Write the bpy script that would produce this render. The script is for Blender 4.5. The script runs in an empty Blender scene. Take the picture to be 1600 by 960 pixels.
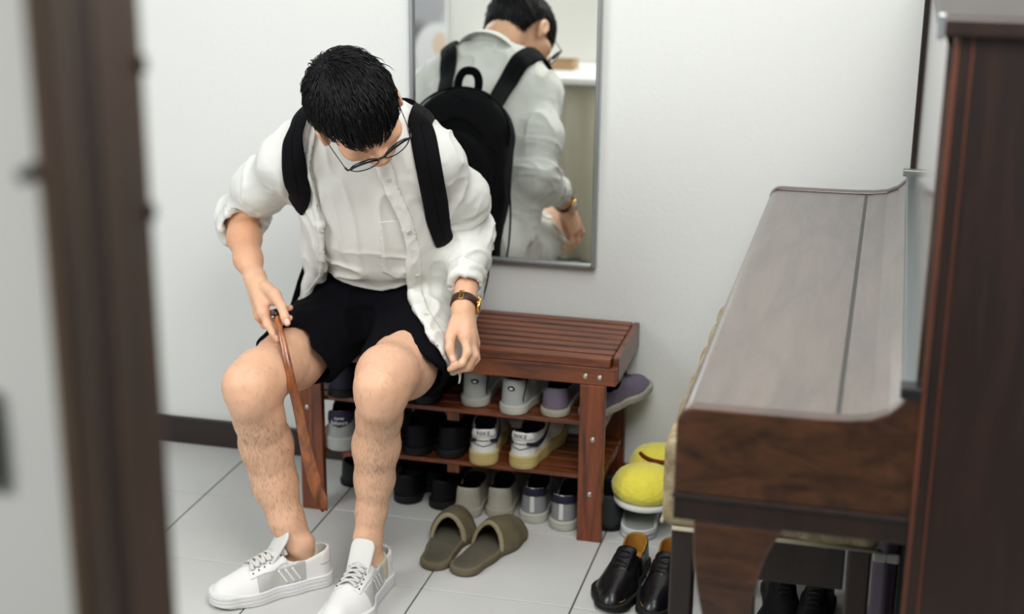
import bpy, bmesh, math, random
import numpy as np
from mathutils import Vector, Matrix
random.seed(7); np.random.seed(7)
PI = math.pi
scene = bpy.context.scene
COL = scene.collection

# ------------------------------------------------------------------ camera
cam_d = bpy.data.cameras.new('camera'); cam = bpy.data.objects.new('camera', cam_d); COL.objects.link(cam)
CR = Matrix(((0.9691842, -0.08039157, 0.23285011), (0.24615703, 0.27992166, -0.92792811), (0.00941781, 0.95665096, 0.2910846)))
cam.matrix_world = Matrix.Translation((0, 0, 1.6)) @ CR.to_4x4()
cam_d.sensor_width = 36; cam_d.lens = 2349.0 / 1600 * 36
cam_d.clip_start = .05
cam_d.dof.use_dof = True; cam_d.dof.focus_distance = 3.02; cam_d.dof.aperture_fstop = 2.5
scene.camera = cam

# ------------------------------------------------------------------ light
w = bpy.data.worlds.new('world'); scene.world = w; w.use_nodes = True
w.node_tree.nodes['Background'].inputs[0].default_value = (.93, .97, 1.0, 1)
w.node_tree.nodes['Background'].inputs[1].default_value = .32
def area(name, loc, target, sx, sy, power, col=(1, 1, 1)):
    d = bpy.data.lights.new(name, 'AREA'); d.shape = 'RECTANGLE'; d.size = sx; d.size_y = sy; d.energy = power; d.color = col
    o = bpy.data.objects.new(name, d); COL.objects.link(o); o.location = loc
    o.rotation_euler = (Vector(target) - Vector(loc)).to_track_quat('-Z', 'Y').to_euler(); return o
area('window_light', (-2.3, 1.3, 1.9), (-.9, 3.0, .5), 1.0, 1.2, 33, (.98, .99, 1))
area('room_light', (.1, 1.15, 2.55), (-.5, 3.4, .9), 1.2, 1.0, 48, (1, .985, .96))
area('ceiling_light', (-.4, 2.3, 2.75), (-.5, 3.0, 0), 1.2, 1.2, 18, (1, .99, .97))
area('hall_wall_fill', (-1.5, -.5, 2.1), (-.7, .8, 1.3), .5, .5, 17, (1, .99, .97))  # added fill to brighten the hall side of the door wall, no known lamp
scene.view_settings.view_transform = 'Standard'; scene.view_settings.look = 'None'
scene.view_settings.exposure = 0.0; scene.view_settings.gamma = 1

# ------------------------------------------------------------------ materials
def srgb(r, g, b):
    f = lambda c: (c / 255) / 12.92 if c / 255 <= .04045 else ((c / 255 + .055) / 1.055) ** 2.4
    return (f(r), f(g), f(b), 1)
MATS = {}
def mat(name, rgb, rough=.6, spec=.5, metal=0, noise=0, nscale=30, bump=0, bscale=200, coat=0, sheen=0, sss=0, attr=None, stretch=None, rgb2=None):
    """rgb in sRGB 0-255; noise mixes towards rgb2 (or a darker tone)"""
    if name in MATS: return MATS[name]
    m = bpy.data.materials.new(name); m.use_nodes = True; nt = m.node_tree; N = nt.nodes; L = nt.links
    p = N['Principled BSDF']; c = srgb(*rgb)
    p.inputs['Base Color'].default_value = c; p.inputs['Roughness'].default_value = rough
    p.inputs['Specular IOR Level'].default_value = spec; p.inputs['Metallic'].default_value = metal
    p.inputs['Coat Weight'].default_value = coat; p.inputs['Coat Roughness'].default_value = .15
    p.inputs['Sheen Weight'].default_value = sheen
    if sss: p.inputs['Subsurface Weight'].default_value = sss; p.inputs['Subsurface Radius'].default_value = (.012, .005, .003); p.inputs['Subsurface Scale'].default_value = .6
    tc = N.new('ShaderNodeTexCoord'); mp = N.new('ShaderNodeMapping'); L.new(tc.outputs['Object'], mp.inputs['Vector'])
    if stretch: mp.inputs['Scale'].default_value = stretch
    if noise:
        n = N.new('ShaderNodeTexNoise'); n.inputs['Scale'].default_value = nscale; n.inputs['Detail'].default_value = 6
        L.new(mp.outputs[0], n.inputs['Vector'])
        r = N.new('ShaderNodeValToRGB'); r.color_ramp.elements[0].position = .3; r.color_ramp.elements[1].position = .7
        c2 = srgb(*rgb2) if rgb2 else tuple(x * (1 - noise) for x in c[:3]) + (1,)
        r.color_ramp.elements[0].color = c2; r.color_ramp.elements[1].color = c
        L.new(n.outputs['Fac'], r.inputs['Fac']); src = r.outputs['Color']
        L.new(src, p.inputs['Base Color'])
    if attr:
        a = N.new('ShaderNodeAttribute'); a.attribute_name = attr
        mx = N.new('ShaderNodeMix'); mx.data_type = 'RGBA'; mx.blend_type = 'MULTIPLY'; mx.inputs[0].default_value = 1
        if noise: L.new(src, mx.inputs[6])
        else: mx.inputs[6].default_value = c
        L.new(a.outputs['Color'], mx.inputs[7]); L.new(mx.outputs[2], p.inputs['Base Color'])
    if bump:
        b = N.new('ShaderNodeBump'); b.inputs['Strength'].default_value = bump; b.inputs['Distance'].default_value = .002
        n2 = N.new('ShaderNodeTexNoise'); n2.inputs['Scale'].default_value = bscale; n2.inputs['Detail'].default_value = 3
        L.new(tc.outputs['Object'], n2.inputs['Vector']); L.new(n2.outputs['Fac'], b.inputs['Height']); L.new(b.outputs['Normal'], p.inputs['Normal'])
    MATS[name] = m; return m
def wood(name, dark, light, rough=.4, coat=.2, scale=(1, 12, 12), figure=3.0, bump=.15, spec=.5, nsc=3.0):
    if name in MATS: return MATS[name]
    m = bpy.data.materials.new(name); m.use_nodes = True; nt = m.node_tree; N = nt.nodes; L = nt.links
    p = N['Principled BSDF']; p.inputs['Roughness'].default_value = rough; p.inputs['Coat Weight'].default_value = coat; p.inputs['Coat Roughness'].default_value = rough * .7
    p.inputs['Specular IOR Level'].default_value = spec
    tc = N.new('ShaderNodeTexCoord'); mp = N.new('ShaderNodeMapping'); mp.inputs['Scale'].default_value = scale
    oi = N.new('ShaderNodeObjectInfo'); va = N.new('ShaderNodeVectorMath'); va.operation = 'ADD'
    L.new(tc.outputs['Object'], va.inputs[0]); L.new(oi.outputs['Random'], va.inputs[1]); L.new(va.outputs[0], mp.inputs['Vector'])
    n = N.new('ShaderNodeTexNoise'); n.inputs['Scale'].default_value = nsc; n.inputs['Detail'].default_value = 7; n.inputs['Distortion'].default_value = figure
    L.new(mp.outputs[0], n.inputs['Vector'])
    n2 = N.new('ShaderNodeTexNoise'); n2.inputs['Scale'].default_value = nsc * 9; n2.inputs['Detail'].default_value = 4; L.new(mp.outputs[0], n2.inputs['Vector'])
    ad = N.new('ShaderNodeMath'); ad.operation = 'MULTIPLY_ADD'; ad.inputs[1].default_value = .3
    L.new(n2.outputs['Fac'], ad.inputs[0]); L.new(n.outputs['Fac'], ad.inputs[2])
    r = N.new('ShaderNodeValToRGB'); r.color_ramp.elements[0].position = .42; r.color_ramp.elements[1].position = .86
    r.color_ramp.elements[0].color = srgb(*dark); r.color_ramp.elements[1].color = srgb(*light)
    L.new(ad.outputs[0], r.inputs['Fac']); L.new(r.outputs['Color'], p.inputs['Base Color'])
    b = N.new('ShaderNodeBump'); b.inputs['Strength'].default_value = bump; b.inputs['Distance'].default_value = .001
    L.new(n2.outputs['Fac'], b.inputs['Height']); L.new(b.outputs['Normal'], p.inputs['Normal'])
    MATS[name] = m; return m

# ------------------------------------------------------------------ object helpers
def put(name, me, m=None, parent=None, loc=(0, 0, 0), rot=(0, 0, 0), smooth=False):
    if m is not None:
        for x in (m if isinstance(m, (list, tuple)) else [m]): me.materials.append(x)
    o = bpy.data.objects.new(name, me); COL.objects.link(o)
    o.parent = parent; o.location = loc; o.rotation_euler = rot
    if smooth: me.polygons.foreach_set('use_smooth', [True] * len(me.polygons))
    return o
def tag(o, label=None, cat=None, group=None, kind=None):
    if label: o['label'] = label
    if cat: o['category'] = cat
    if group: o['group'] = group
    if kind: o['kind'] = kind
    return o
def empty(name, loc, label=None, cat=None, group=None, rz=0):
    o = bpy.data.objects.new(name, None); COL.objects.link(o); o.location = loc; o.rotation_euler = (0, 0, rz); o.empty_display_size = .05
    return tag(o, label, cat, group)
def bm_mesh(bm, name='m'):
    me = bpy.data.meshes.new(name); bmesh.ops.recalc_face_normals(bm, faces=bm.faces[:]); bm.to_mesh(me); bm.free(); return me
def box_bm(bm, x0, x1, y0, y1, z0, z1, bev=0, seg=2):
    r = bmesh.ops.create_cube(bm, size=1)['verts']
    for v in r: v.co = Vector(((x0 + x1) / 2 + v.co.x * (x1 - x0), (y0 + y1) / 2 + v.co.y * (y1 - y0), (z0 + z1) / 2 + v.co.z * (z1 - z0)))
    if bev:
        e = {ed for v in r for ed in v.link_edges}
        bmesh.ops.bevel(bm, geom=list(e), offset=bev, segments=seg, affect='EDGES', profile=.5)
def box(name, x0, x1, y0, y1, z0, z1, m, parent=None, bev=0, seg=2, smooth=False):
    bm = bmesh.new(); box_bm(bm, x0, x1, y0, y1, z0, z1, bev, seg); return put(name, bm_mesh(bm), m, parent, smooth=smooth)
def prism_mesh(poly, a0, a1, axis='y', bev=0):
    """closed 2D polygon extruded; axis y: poly=(x,z); z: (x,y); x: (y,z)"""
    bm = bmesh.new()
    f = {'y': lambda p, a: (p[0], a, p[1]), 'z': lambda p, a: (p[0], p[1], a), 'x': lambda p, a: (a, p[0], p[1])}[axis]
    A = [bm.verts.new(f(p, a0)) for p in poly]; B = [bm.verts.new(f(p, a1)) for p in poly]
    n = len(poly); fa = bm.faces.new(A); fb = bm.faces.new(B[::-1])
    for i in range(n): bm.faces.new((A[i], B[i], B[(i + 1) % n], A[(i + 1) % n]))
    bmesh.ops.recalc_face_normals(bm, faces=bm.faces[:])
    if bev: bmesh.ops.bevel(bm, geom=list(fa.edges) + list(fb.edges), offset=bev, segments=2, affect='EDGES', profile=.5)
    return bm_mesh(bm)
def lathe_mesh(prof, seg=24):
    bm = bmesh.new(); rings = []
    for r, z in prof:
        if r < 1e-6: rings.append([bm.verts.new((0, 0, z))])
        else: rings.append([bm.verts.new((r * math.cos(2 * PI * i / seg), r * math.sin(2 * PI * i / seg), z)) for i in range(seg)])
    for a, b in zip(rings, rings[1:]):
        for i in range(seg):
            j = (i + 1) % seg
            if len(a) == 1 and len(b) == 1: continue
            if len(a) == 1: bm.faces.new((a[0], b[i], b[j]))
            elif len(b) == 1: bm.faces.new((a[i], b[0], a[j]))
            else: bm.faces.new((a[i], b[i], b[j], a[j]))
    return bm_mesh(bm)
def catmull(P, n=8):
    P = [np.array(p, float) for p in P]; Q = [2 * P[0] - P[1]] + P + [2 * P[-1] - P[-2]]; out = []
    for i in range(1, len(Q) - 2):
        a, b, c, d = Q[i - 1:i + 3]
        for k in range(n):
            t = k / n; out.append(.5 * ((2 * b) + (c - a) * t + (2 * a - 5 * b + 4 * c - d) * t * t + (3 * b - a - 3 * c + d) * t ** 3))
    out.append(P[-1]); return out
def tube_bm(bm, pts, r, seg=8, flat=1.0, up=None, caps=True):
    """r: number or per-point list; flat scales the second cross axis; up: reference normal (flat direction)"""
    pts = [Vector(p) for p in pts]; n = len(pts); R = r if hasattr(r, '__len__') else [r] * n; rings = []; prev = None
    for i, p in enumerate(pts):
        t = (pts[min(i + 1, n - 1)] - pts[max(i - 1, 0)]).normalized()
        if up is not None: u = Vector(up[i] if hasattr(up[0], '__len__') else up); s = t.cross(u)
        elif prev is None: s = t.cross(Vector((0, 0, 1))) if abs(t.z) < .9 else t.cross(Vector((1, 0, 0)))
        else: s = prev - t * prev.dot(t)
        s.normalize(); prev = s; v = s.cross(t).normalized()
        rings.append([bm.verts.new(p + (s * math.cos(2 * PI * k / seg) + v * math.sin(2 * PI * k / seg) * flat) * R[i]) for k in range(seg)])
    for a, b in zip(rings, rings[1:]):
        for k in range(seg): bm.faces.new((a[k], a[(k + 1) % seg], b[(k + 1) % seg], b[k]))
    if caps and seg > 2: bm.faces.new(rings[0][::-1]); bm.faces.new(rings[-1])
def tube(name, pts, r, m, parent=None, seg=8, flat=1.0, up=None, n=6, smooth=True):
    bm = bmesh.new(); P = catmull(pts, n) if n > 1 and len(pts) > 2 else pts
    if hasattr(r, '__len__'): r = list(np.interp(np.linspace(0, 1, len(P)), np.linspace(0, 1, len(r)), r))
    tube_bm(bm, P, r, seg, flat, up); return put(name, bm_mesh(bm), m, parent, smooth=smooth)
def text_mesh(s, size, extrude=.0006):
    c = bpy.data.curves.new('txt', 'FONT'); c.body = s; c.size = size; c.extrude = extrude; c.align_x = 'CENTER'; c.align_y = 'CENTER'
    o = bpy.data.objects.new('txt', c); COL.objects.link(o); dg = bpy.context.evaluated_depsgraph_get(); dg.update()
    me = bpy.data.meshes.new_from_object(o.evaluated_get(dg)); bpy.data.objects.remove(o); bpy.data.curves.remove(c); return me
# ------------------------------------------------------------------ implicit-surface modelling (smooth unions, surface nets)
def npn(v): v = np.array(v, float); return v / np.linalg.norm(v)
class Field:
    def __init__(s, lo, hi, h):
        s.lo = np.array(lo, float); s.h = h; s.n = np.ceil((np.array(hi) - s.lo) / h).astype(int) + 1
        s.F = np.full(s.n, .2, np.float32)
    def block(s, lo, hi):
        i0 = np.clip(np.floor((np.array(lo) - s.lo) / s.h).astype(int), 0, s.n - 1); i1 = np.clip(np.ceil((np.array(hi) - s.lo) / s.h).astype(int) + 1, 1, s.n)
        if np.any(i1 <= i0): return None, None
        ax = [(s.lo[k] + s.h * np.arange(i0[k], i1[k])).astype(np.float32) for k in range(3)]
        return tuple(slice(i0[k], i1[k]) for k in range(3)), (ax[0][:, None, None], ax[1][None, :, None], ax[2][None, None, :])
    def all(s): return s.block(s.lo, s.lo + s.n * s.h)
    def op(s, fn, lo, hi, k=.01, kind='u'):
        sl, g = s.block(lo, hi)
        if sl is None: return
        d = fn(*g); A = s.F[sl]
        if kind == 'u': hh = np.maximum(k - np.abs(A - d), 0) / k; s.F[sl] = np.minimum(A, d) - hh * hh * k * .25
        elif kind == 's': d = -d; hh = np.maximum(k - np.abs(A - d), 0) / k; s.F[sl] = np.maximum(A, d) + hh * hh * k * .25
        elif kind == 'i': hh = np.maximum(k - np.abs(A - d), 0) / k; s.F[sl] = np.maximum(A, d) + hh * hh * k * .25
    def cone(s, a, b, ra, rb, k=.02, kind='u', sq=None):
        """tapered capsule; sq=(axis, factor) squeezes the section along a direction"""
        a = np.array(a, float); b = np.array(b, float); m = max(ra, rb) * (1.0 if sq is None else max(1, sq[1])) + k + .01
        ba = b - a; L2 = max(ba @ ba, 1e-9)
        def fn(X, Y, Z):
            px, py, pz = X - a[0], Y - a[1], Z - a[2]
            t = np.clip((px * ba[0] + py * ba[1] + pz * ba[2]) / L2, 0, 1)
            dx, dy, dz = px - t * ba[0], py - t * ba[1], pz - t * ba[2]
            r = ra + (rb - ra) * t
            if sq is not None:
                u, f = npn(sq[0]), sq[1]; c = (dx * u[0] + dy * u[1] + dz * u[2]) * (1 / f - 1)
                dx, dy, dz = dx + c * u[0], dy + c * u[1], dz + c * u[2]
            return np.sqrt(dx * dx + dy * dy + dz * dz) - r
        s.op(fn, np.minimum(a, b) - m, np.maximum(a, b) + m, k, kind)
    def chain(s, P, R, k=.02, sq=None, kind='u'):
        for i in range(len(P) - 1): s.cone(P[i], P[i + 1], R[i], R[i + 1], k, kind, sq)
    def ell(s, c, r, k=.02, M=None, kind='u'):
        """ellipsoid; M rows = local axes"""
        c = np.array(c, float); r = np.array(r, float); M = np.eye(3) if M is None else np.array(M, float); m = max(r) + k + .01; rm = min(r)
        def fn(X, Y, Z):
            p = (X - c[0], Y - c[1], Z - c[2]); q = [sum(M[i][j] * p[j] for j in range(3)) / r[i] for i in range(3)]
            n = np.sqrt(q[0] ** 2 + q[1] ** 2 + q[2] ** 2); g = np.sqrt((q[0] / r[0]) ** 2 + (q[1] / r[1]) ** 2 + (q[2] / r[2]) ** 2) + 1e-6
            return n * (n - 1) / g
        s.op(fn, c - m, c + m, k, kind)
    def mesh(s):
        F = s.F; neg = F < 0; n = s.n
        c = np.zeros(n - 1, np.int8)
        for i in (0, 1):
            for j in (0, 1):
                for k in (0, 1): c += neg[i:n[0] - 1 + i, j:n[1] - 1 + j, k:n[2] - 1 + k]
        act = np.argwhere((c > 0) & (c < 8)); idx = np.full(n - 1, -1, np.int32); idx[tuple(act.T)] = np.arange(len(act))
        acc = np.zeros((len(act), 3)); cnt = np.zeros(len(act))
        for ax in range(3):
            o1, o2 = [a for a in range(3) if a != ax]
            for u in (0, 1):
                for v in (0, 1):
                    A = act.copy(); A[:, o1] += u; A[:, o2] += v; B = A.copy(); B[:, ax] += 1
                    fa = F[tuple(A.T)]; fb = F[tuple(B.T)]; m = (fa < 0) != (fb < 0); t = fa[m] / (fa[m] - fb[m])
                    q = A[m].astype(float); q[:, ax] += t; acc[m] += q; cnt[m] += 1
        V = s.lo + s.h * acc / cnt[:, None]; Q = []
        for ax in range(3):
            o1, o2 = [(1, 2), (2, 0), (0, 1)][ax]
            sl0 = [slice(None)] * 3; sl1 = [slice(None)] * 3; sl0[ax] = slice(0, -1); sl1[ax] = slice(1, None)
            a = neg[tuple(sl0)]; b = neg[tuple(sl1)]
            for m, fl_ in ((a & ~b, False), (~a & b, True)):
                E = np.argwhere(m); E = E[(E[:, o1] > 0) & (E[:, o2] > 0) & (E[:, o1] < n[o1] - 1) & (E[:, o2] < n[o2] - 1)]
                if not len(E): continue
                g = []
                for du, dv in ((1, 1), (0, 1), (0, 0), (1, 0)):
                    C = E.copy(); C[:, o1] -= du; C[:, o2] -= dv; g.append(idx[tuple(C.T)])
                g = np.stack(g, 1); Q.append(g[:, ::-1] if fl_ else g)
        return V, np.concatenate(Q)
def v_normals(V, Q):
    n = np.cross(V[Q[:, 2]] - V[Q[:, 0]], V[Q[:, 3]] - V[Q[:, 1]]); N = np.zeros_like(V)
    for k in range(4): np.add.at(N, Q[:, k], n)
    return N / (np.linalg.norm(N, axis=1, keepdims=True) + 1e-12)
def smooth_v(V, Q, it=2, lam=.5):
    E = np.concatenate([Q[:, [0, 1]], Q[:, [1, 2]], Q[:, [2, 3]], Q[:, [3, 0]]]); 
    cnt = np.bincount(E[:, 0], minlength=len(V)) + np.bincount(E[:, 1], minlength=len(V))
    for _ in range(it):
        A = np.stack([np.bincount(E[:, 0], V[E[:, 1], k], len(V)) + np.bincount(E[:, 1], V[E[:, 0], k], len(V)) for k in range(3)], 1)
        V = V + lam * (A / cnt[:, None] - V)
    return V
def np_mesh(V, Q, name='m', midx=None, colors=None, smooth=True):
    me = bpy.data.meshes.new(name); me.vertices.add(len(V)); me.vertices.foreach_set('co', np.asarray(V, np.float32).ravel())
    k = Q.shape[1]; me.loops.add(Q.size); me.loops.foreach_set('vertex_index', Q.astype(np.int32).ravel())
    me.polygons.add(len(Q)); me.polygons.foreach_set('loop_start', np.arange(0, Q.size, k, dtype=np.int32)); me.polygons.foreach_set('loop_total', np.full(len(Q), k, np.int32))
    if midx is not None: me.polygons.foreach_set('material_index', np.asarray(midx, np.int32))
    me.polygons.foreach_set('use_smooth', np.full(len(Q), smooth)); me.update(calc_edges=True)
    if colors is not None:
        a = me.color_attributes.new('tint', 'FLOAT_COLOR', 'POINT'); a.data.foreach_set('color', np.concatenate([colors, np.ones((len(V), 1))], 1).astype(np.float32).ravel())
    return me
def sub_mesh(V, Q, mask, off=0.0, N=None):
    """faces where mask, optionally lifted along the normals -> own mesh arrays"""
    q = Q[mask]; u, inv = np.unique(q, return_inverse=True); W = V[u] + (off * N[u] if off else 0); return W, inv.reshape(q.shape)
def smin(a, b, k): h = np.maximum(k - np.abs(a - b), 0) / k; return np.minimum(a, b) - h * h * k * .25
def smax(a, b, k): return -smin(-a, -b, k)
_rt = np.random.RandomState(3).rand(64, 64, 64).astype(np.float32)
def vnoise(P, s):
    """smooth value noise in [-1,1] at points P (n,3), s = frequency"""
    q = P * s + 100.0; i = np.floor(q).astype(int); f = q - i; f = f * f * (3 - 2 * f); r = 0
    for a in (0, 1):
        for b in (0, 1):
            for c in (0, 1):
                w_ = (f[:, 0] if a else 1 - f[:, 0]) * (f[:, 1] if b else 1 - f[:, 1]) * (f[:, 2] if c else 1 - f[:, 2])
                r = r + w_ * _rt[(i[:, 0] + a) % 64, (i[:, 1] + b) % 64, (i[:, 2] + c) % 64]
    return 2 * r - 1
def polysdf(px, py, poly):
    """signed distance to a polygon for broadcastable px, py"""
    P = np.array(poly, float); n = len(P); d = None; s = None
    for i in range(n):
        a, b = P[i], P[(i + 1) % n]; ex, ey = b - a; wx, wy = px - a[0], py - a[1]
        t = np.clip((wx * ex + wy * ey) / (ex * ex + ey * ey), 0, 1); dd = (wx - ex * t) ** 2 + (wy - ey * t) ** 2
        d = dd if d is None else np.minimum(d, dd)
        c = ((a[1] <= py) & (b[1] > py) & (ex * wy - ey * wx > 0)); c2 = ((a[1] > py) & (b[1] <= py) & (ex * wy - ey * wx < 0))
        x = c | c2; s = x if s is None else s ^ x
    return np.sqrt(d) * np.where(s, -1.0, 1.0)
# ================================================================== the setting
M_wall = mat('wall_paint', (217, 219, 216), .75, .3, bump=.35, bscale=75)
M_wallf = mat('far_wall_paint', (228, 228, 222), .8, .3)
M_grout = mat('grout', (78, 84, 78), .9)
M_tile = mat('tile_glaze', (197, 198, 195), .38, .45, noise=.05, nscale=6)
M_skirt = wood('dark_skirting', (22, 14, 13), (42, 26, 22), .4, .1)
M_jamb = wood('door_wood', (34, 22, 16), (66, 47, 33), .5, .1, scale=(12, 12, 1.2), figure=.5)
M_jambl = wood('door_edge_wood', (84, 68, 52), (112, 92, 72), .55, 0, scale=(12, 12, 1), figure=.5)
WY = 3.586
fl = tag(box('floor', -3.2, 1.4, -1.5, WY + .1, -.05, -.0025, M_grout), kind='structure')
# floor tiles, 347 mm pitch
P = .347; tb = bmesh.new(); box_bm(tb, -P / 2 + .0018, P / 2 - .0018, -P / 2 + .0018, P / 2 - .0018, -.008, 0, .0012, 1); tme = bm_mesh(tb, 'tile')
tme.materials.append(M_tile)
tx0 = -.5915 - P / 2 - 7 * P; ty0 = 3.2735 + P / 2
for i in range(13):
    for j in range(-1, 8):
        x = tx0 + i * P; y = ty0 - j * P
        if x > 1.2 or y > WY + .1: continue
        o = bpy.data.objects.new('tile', tme); COL.objects.link(o); o.parent = fl; o.location = (x, y, random.uniform(-.0003, .0003))
wb = tag(box('wall_back', -3.2, 1.4, WY, WY + .1, 0, 2.9, M_wall), kind='structure')
wr = tag(box('wall_right', .47, .57, 1.2, WY, 0, 2.9, M_wall), kind='structure')
wf = tag(box('wall_front', -3.2, -.508, .822, .935, 0, 2.9, M_wallf), kind='structure')
tag(box('baseboard_back', -3.1, .45, WY - .012, WY, 0, .078, M_skirt, bev=.003), kind='structure')
# door frame at the left: pale edge, jamb lining with a stop
dj = tag(prism_mesh and put('door_1', prism_mesh([(-.508, .814), (-.503, .814), (-.5, .817), (-.5, .935), (-.508, .935)], 0, 2.2, 'z'), M_jambl), kind='structure')
put('jamb_lining', prism_mesh([(-.5, .819), (-.4965, .819), (-.4965, .853), (-.4995, .857), (-.4995, .868), (-.4965, .872), (-.4965, .936), (-.5, .936)], 0, 2.2, 'z', 0), M_jamb, dj)
put('door_stop', prism_mesh([(-.4985, .856), (-.4975, .856), (-.4975, .869), (-.4985, .869)], 0, 2.2, 'z', 0), M_skirt, dj)
box('hinge_pin', -.4965, -.493, .928, .937, 1.452, 1.464, mat('dull_brass', (70, 56, 44), .4, metal=.8), dj, .001)
box('hinge_pin', -.4965, -.493, .928, .937, 1.349, 1.361, MATS['dull_brass'], dj, .001)
tag(put('wall_hook', lathe_mesh([(0, 0), (.006, .0), (.006, .004), (.002, .006), (.002, .014), (.005, .016), (0, .018)], 12), mat('dark_metal', (50, 50, 50), .5, metal=.8), loc=(-.513, .822, 1.405), rot=(PI / 2, 0, 0)),
    'small dark hook on the pale edge of the blurred door frame', 'hook')
sp = empty('light_switch', (-.566, .822, 1.220), 'dark grey wall switch plate left of the blurred door frame', 'switch')
box('plate', -.03, .0125, -.008, 0, -.036, .036, mat('switch_grey', (96, 98, 90), .5), sp, .003)
box('rocker', -.018, .010, -.012, -.008, -.022, .022, mat('switch_grey2', (70, 72, 66), .4), sp, .002)
# wall poster on the far left of the front wall (seen in the mirror)
def poster_mat():
    m = bpy.data.materials.new('poster_print'); m.use_nodes = True; N = m.node_tree.nodes; L = m.node_tree.links; p = N['Principled BSDF']; p.inputs['Roughness'].default_value = .35
    tc = N.new('ShaderNodeTexCoord'); base = None
    def blob(prev, cx, cz, rx, rz, col, soft):
        mp = N.new('ShaderNodeMapping'); mp.vector_type = 'POINT'; mp.inputs['Location'].default_value = (-cx / rx, 0, -cz / rz); mp.inputs['Scale'].default_value = (1 / rx, 0, 1 / rz)
        L.new(tc.outputs['Object'], mp.inputs['Vector']); ln = N.new('ShaderNodeVectorMath'); ln.operation = 'LENGTH'; L.new(mp.outputs[0], ln.inputs[0])
        r = N.new('ShaderNodeMapRange'); r.inputs[1].default_value = 1 - soft; r.inputs[2].default_value = 1 + soft; r.inputs[3].default_value = 1; r.inputs[4].default_value = 0
        L.new(ln.outputs['Value'], r.inputs[0]); mx = N.new('ShaderNodeMix'); mx.data_type = 'RGBA'; L.new(r.outputs[0], mx.inputs[0])
        if prev is None: mx.inputs[6].default_value = srgb(238, 238, 240)
        else: L.new(prev, mx.inputs[6])
        mx.inputs[7].default_value = srgb(*col); return mx.outputs[2]
    c = blob(None, .03, .13, .11, .16, (176, 176, 180), .25)
    c = blob(c, -.02, -.06, .1, .09, (120, 118, 122), .3)
    c = blob(c, .085, -.10, .10, .13, (240, 240, 242), .1)
    c = blob(c, -.085, .10, .055, .15, (226, 190, 172), .15)
    c = blob(c, -.085, .135, .022, .012, (110, 92, 88), .3)
    c = blob(c, .10, -.06, .035, .05, (236, 214, 190), .2)
    L.new(c, p.inputs['Base Color']); return m
po = empty('wall_poster', (-1.985, .938, .86), 'pale wall poster showing part of a portrait, reflected at top left of the mirror', 'poster')
box('sheet', -.135, .135, -.001, .002, -.22, .28, poster_mat(), po)
box('poster_border', .125, .135, .001, .004, -.22, .28, mat('poster_white', (240, 240, 240), .5), po)

# mirror ------------------------------------------------------------
mx0, mx1, mz0, mz1 = -1.163, -.681, .598, 1.62
mr = empty('wall_mirror', (0, WY, 0), 'tall wall mirror in a thin silver frame behind the seated man', 'mirror')
M_alu = mat('brushed_aluminium', (168, 172, 174), .32, metal=.85)
def fr(a, b, c, d): return box('frame_bar', a, b, -.024, 0, c, d, M_alu, mr, .003)
fw = .011
fr(mx0, mx0 + fw, mz0, mz1); fr(mx1 - fw, mx1, mz0, mz1); fr(mx0 + fw, mx1 - fw, mz0, mz0 + fw); fr(mx0 + fw, mx1 - fw, mz1 - fw, mz1)
M_mir = bpy.data.materials.new('mirror_glass'); M_mir.use_nodes = True
pb = M_mir.node_tree.nodes['Principled BSDF']; pb.inputs['Metallic'].default_value = 1; pb.inputs['Roughness'].default_value = .0; pb.inputs['Base Color'].default_value = (.88, .90, .88, 1)
box('mirror_glass', mx0 + fw - .002, mx1 - fw + .002, -.014, -.002, mz0 + fw - .002, mz1 - fw + .002, M_mir, mr)

# skirted console table under the front wall, seen only in the mirror
ct = empty('console_table', (-1.3, 1.16, 0), 'white-topped table with a greige pleated skirt, seen in the mirror', 'table')
box('tabletop', -.45, .48, -.22, .235, .725, .75, mat('white_laminate', (236, 236, 232), .4), ct, .004)
bm = bmesh.new(); nn = 240
row0 = []; row1 = []; row2 = []
path = [(-.43, -.2), (-.43, .215), (.46, .215), (.46, -.2)]
L3 = [np.linalg.norm(np.subtract(path[i + 1], path[i])) for i in range(3)]; T = sum(L3)
for i in range(nn + 1):
    s = T * i / nn; k = 0; ss = s
    while k < 2 and ss > L3[k]: ss -= L3[k]; k += 1
    a, b = np.array(path[k]), np.array(path[k + 1]); p = a + (b - a) * ss / L3[k]; t = (b - a) / L3[k]; nrm = np.array((-t[1], t[0]))
    wv = .009 * math.sin(s * 75 + 2 * math.sin(s * 9)) + .008 * math.sin(s * 31 + 1)
    row0.append(bm.verts.new((*(p + nrm * wv * .35), .724))); row1.append(bm.verts.new((*(p + nrm * wv), .4))); row2.append(bm.verts.new((*(p + nrm * wv * 1.5), .012)))
for i in range(nn):
    bm.faces.new((row0[i], row0[i + 1], row1[i + 1], row1[i])); bm.faces.new((row1[i], row1[i + 1], row2[i + 1], row2[i]))
sk = put('table_skirt', bm_mesh(bm), mat('greige_cloth', (176, 170, 152), .9, .2), ct, smooth=True)
sm = sk.modifiers.new('s', 'SOLIDIFY'); sm.thickness = .002
for sx in (-.41, .44):
    for sy in (-.18, .19): box('leg', sx - .02, sx + .02, sy - .02, sy + .02, 0, .725, MATS['white_laminate'], ct)
tr = empty('wooden_tray', (-1.34, 1.14, .75), 'small tan wooden tray on the white table in the mirror', 'tray')
box('tray_base', -.09, .09, -.06, .06, 0, .008, wood('tan_wood', (160, 128, 92), (190, 158, 116), .5, 0), tr, .002)
for a in ((-.09, -.082, -.06, .06), (.082, .09, -.06, .06), (-.082, .082, -.06, -.052), (-.082, .082, .052, .06)): box('tray_rim', *a, .004, .035, MATS['tan_wood'], tr, .002)
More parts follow.
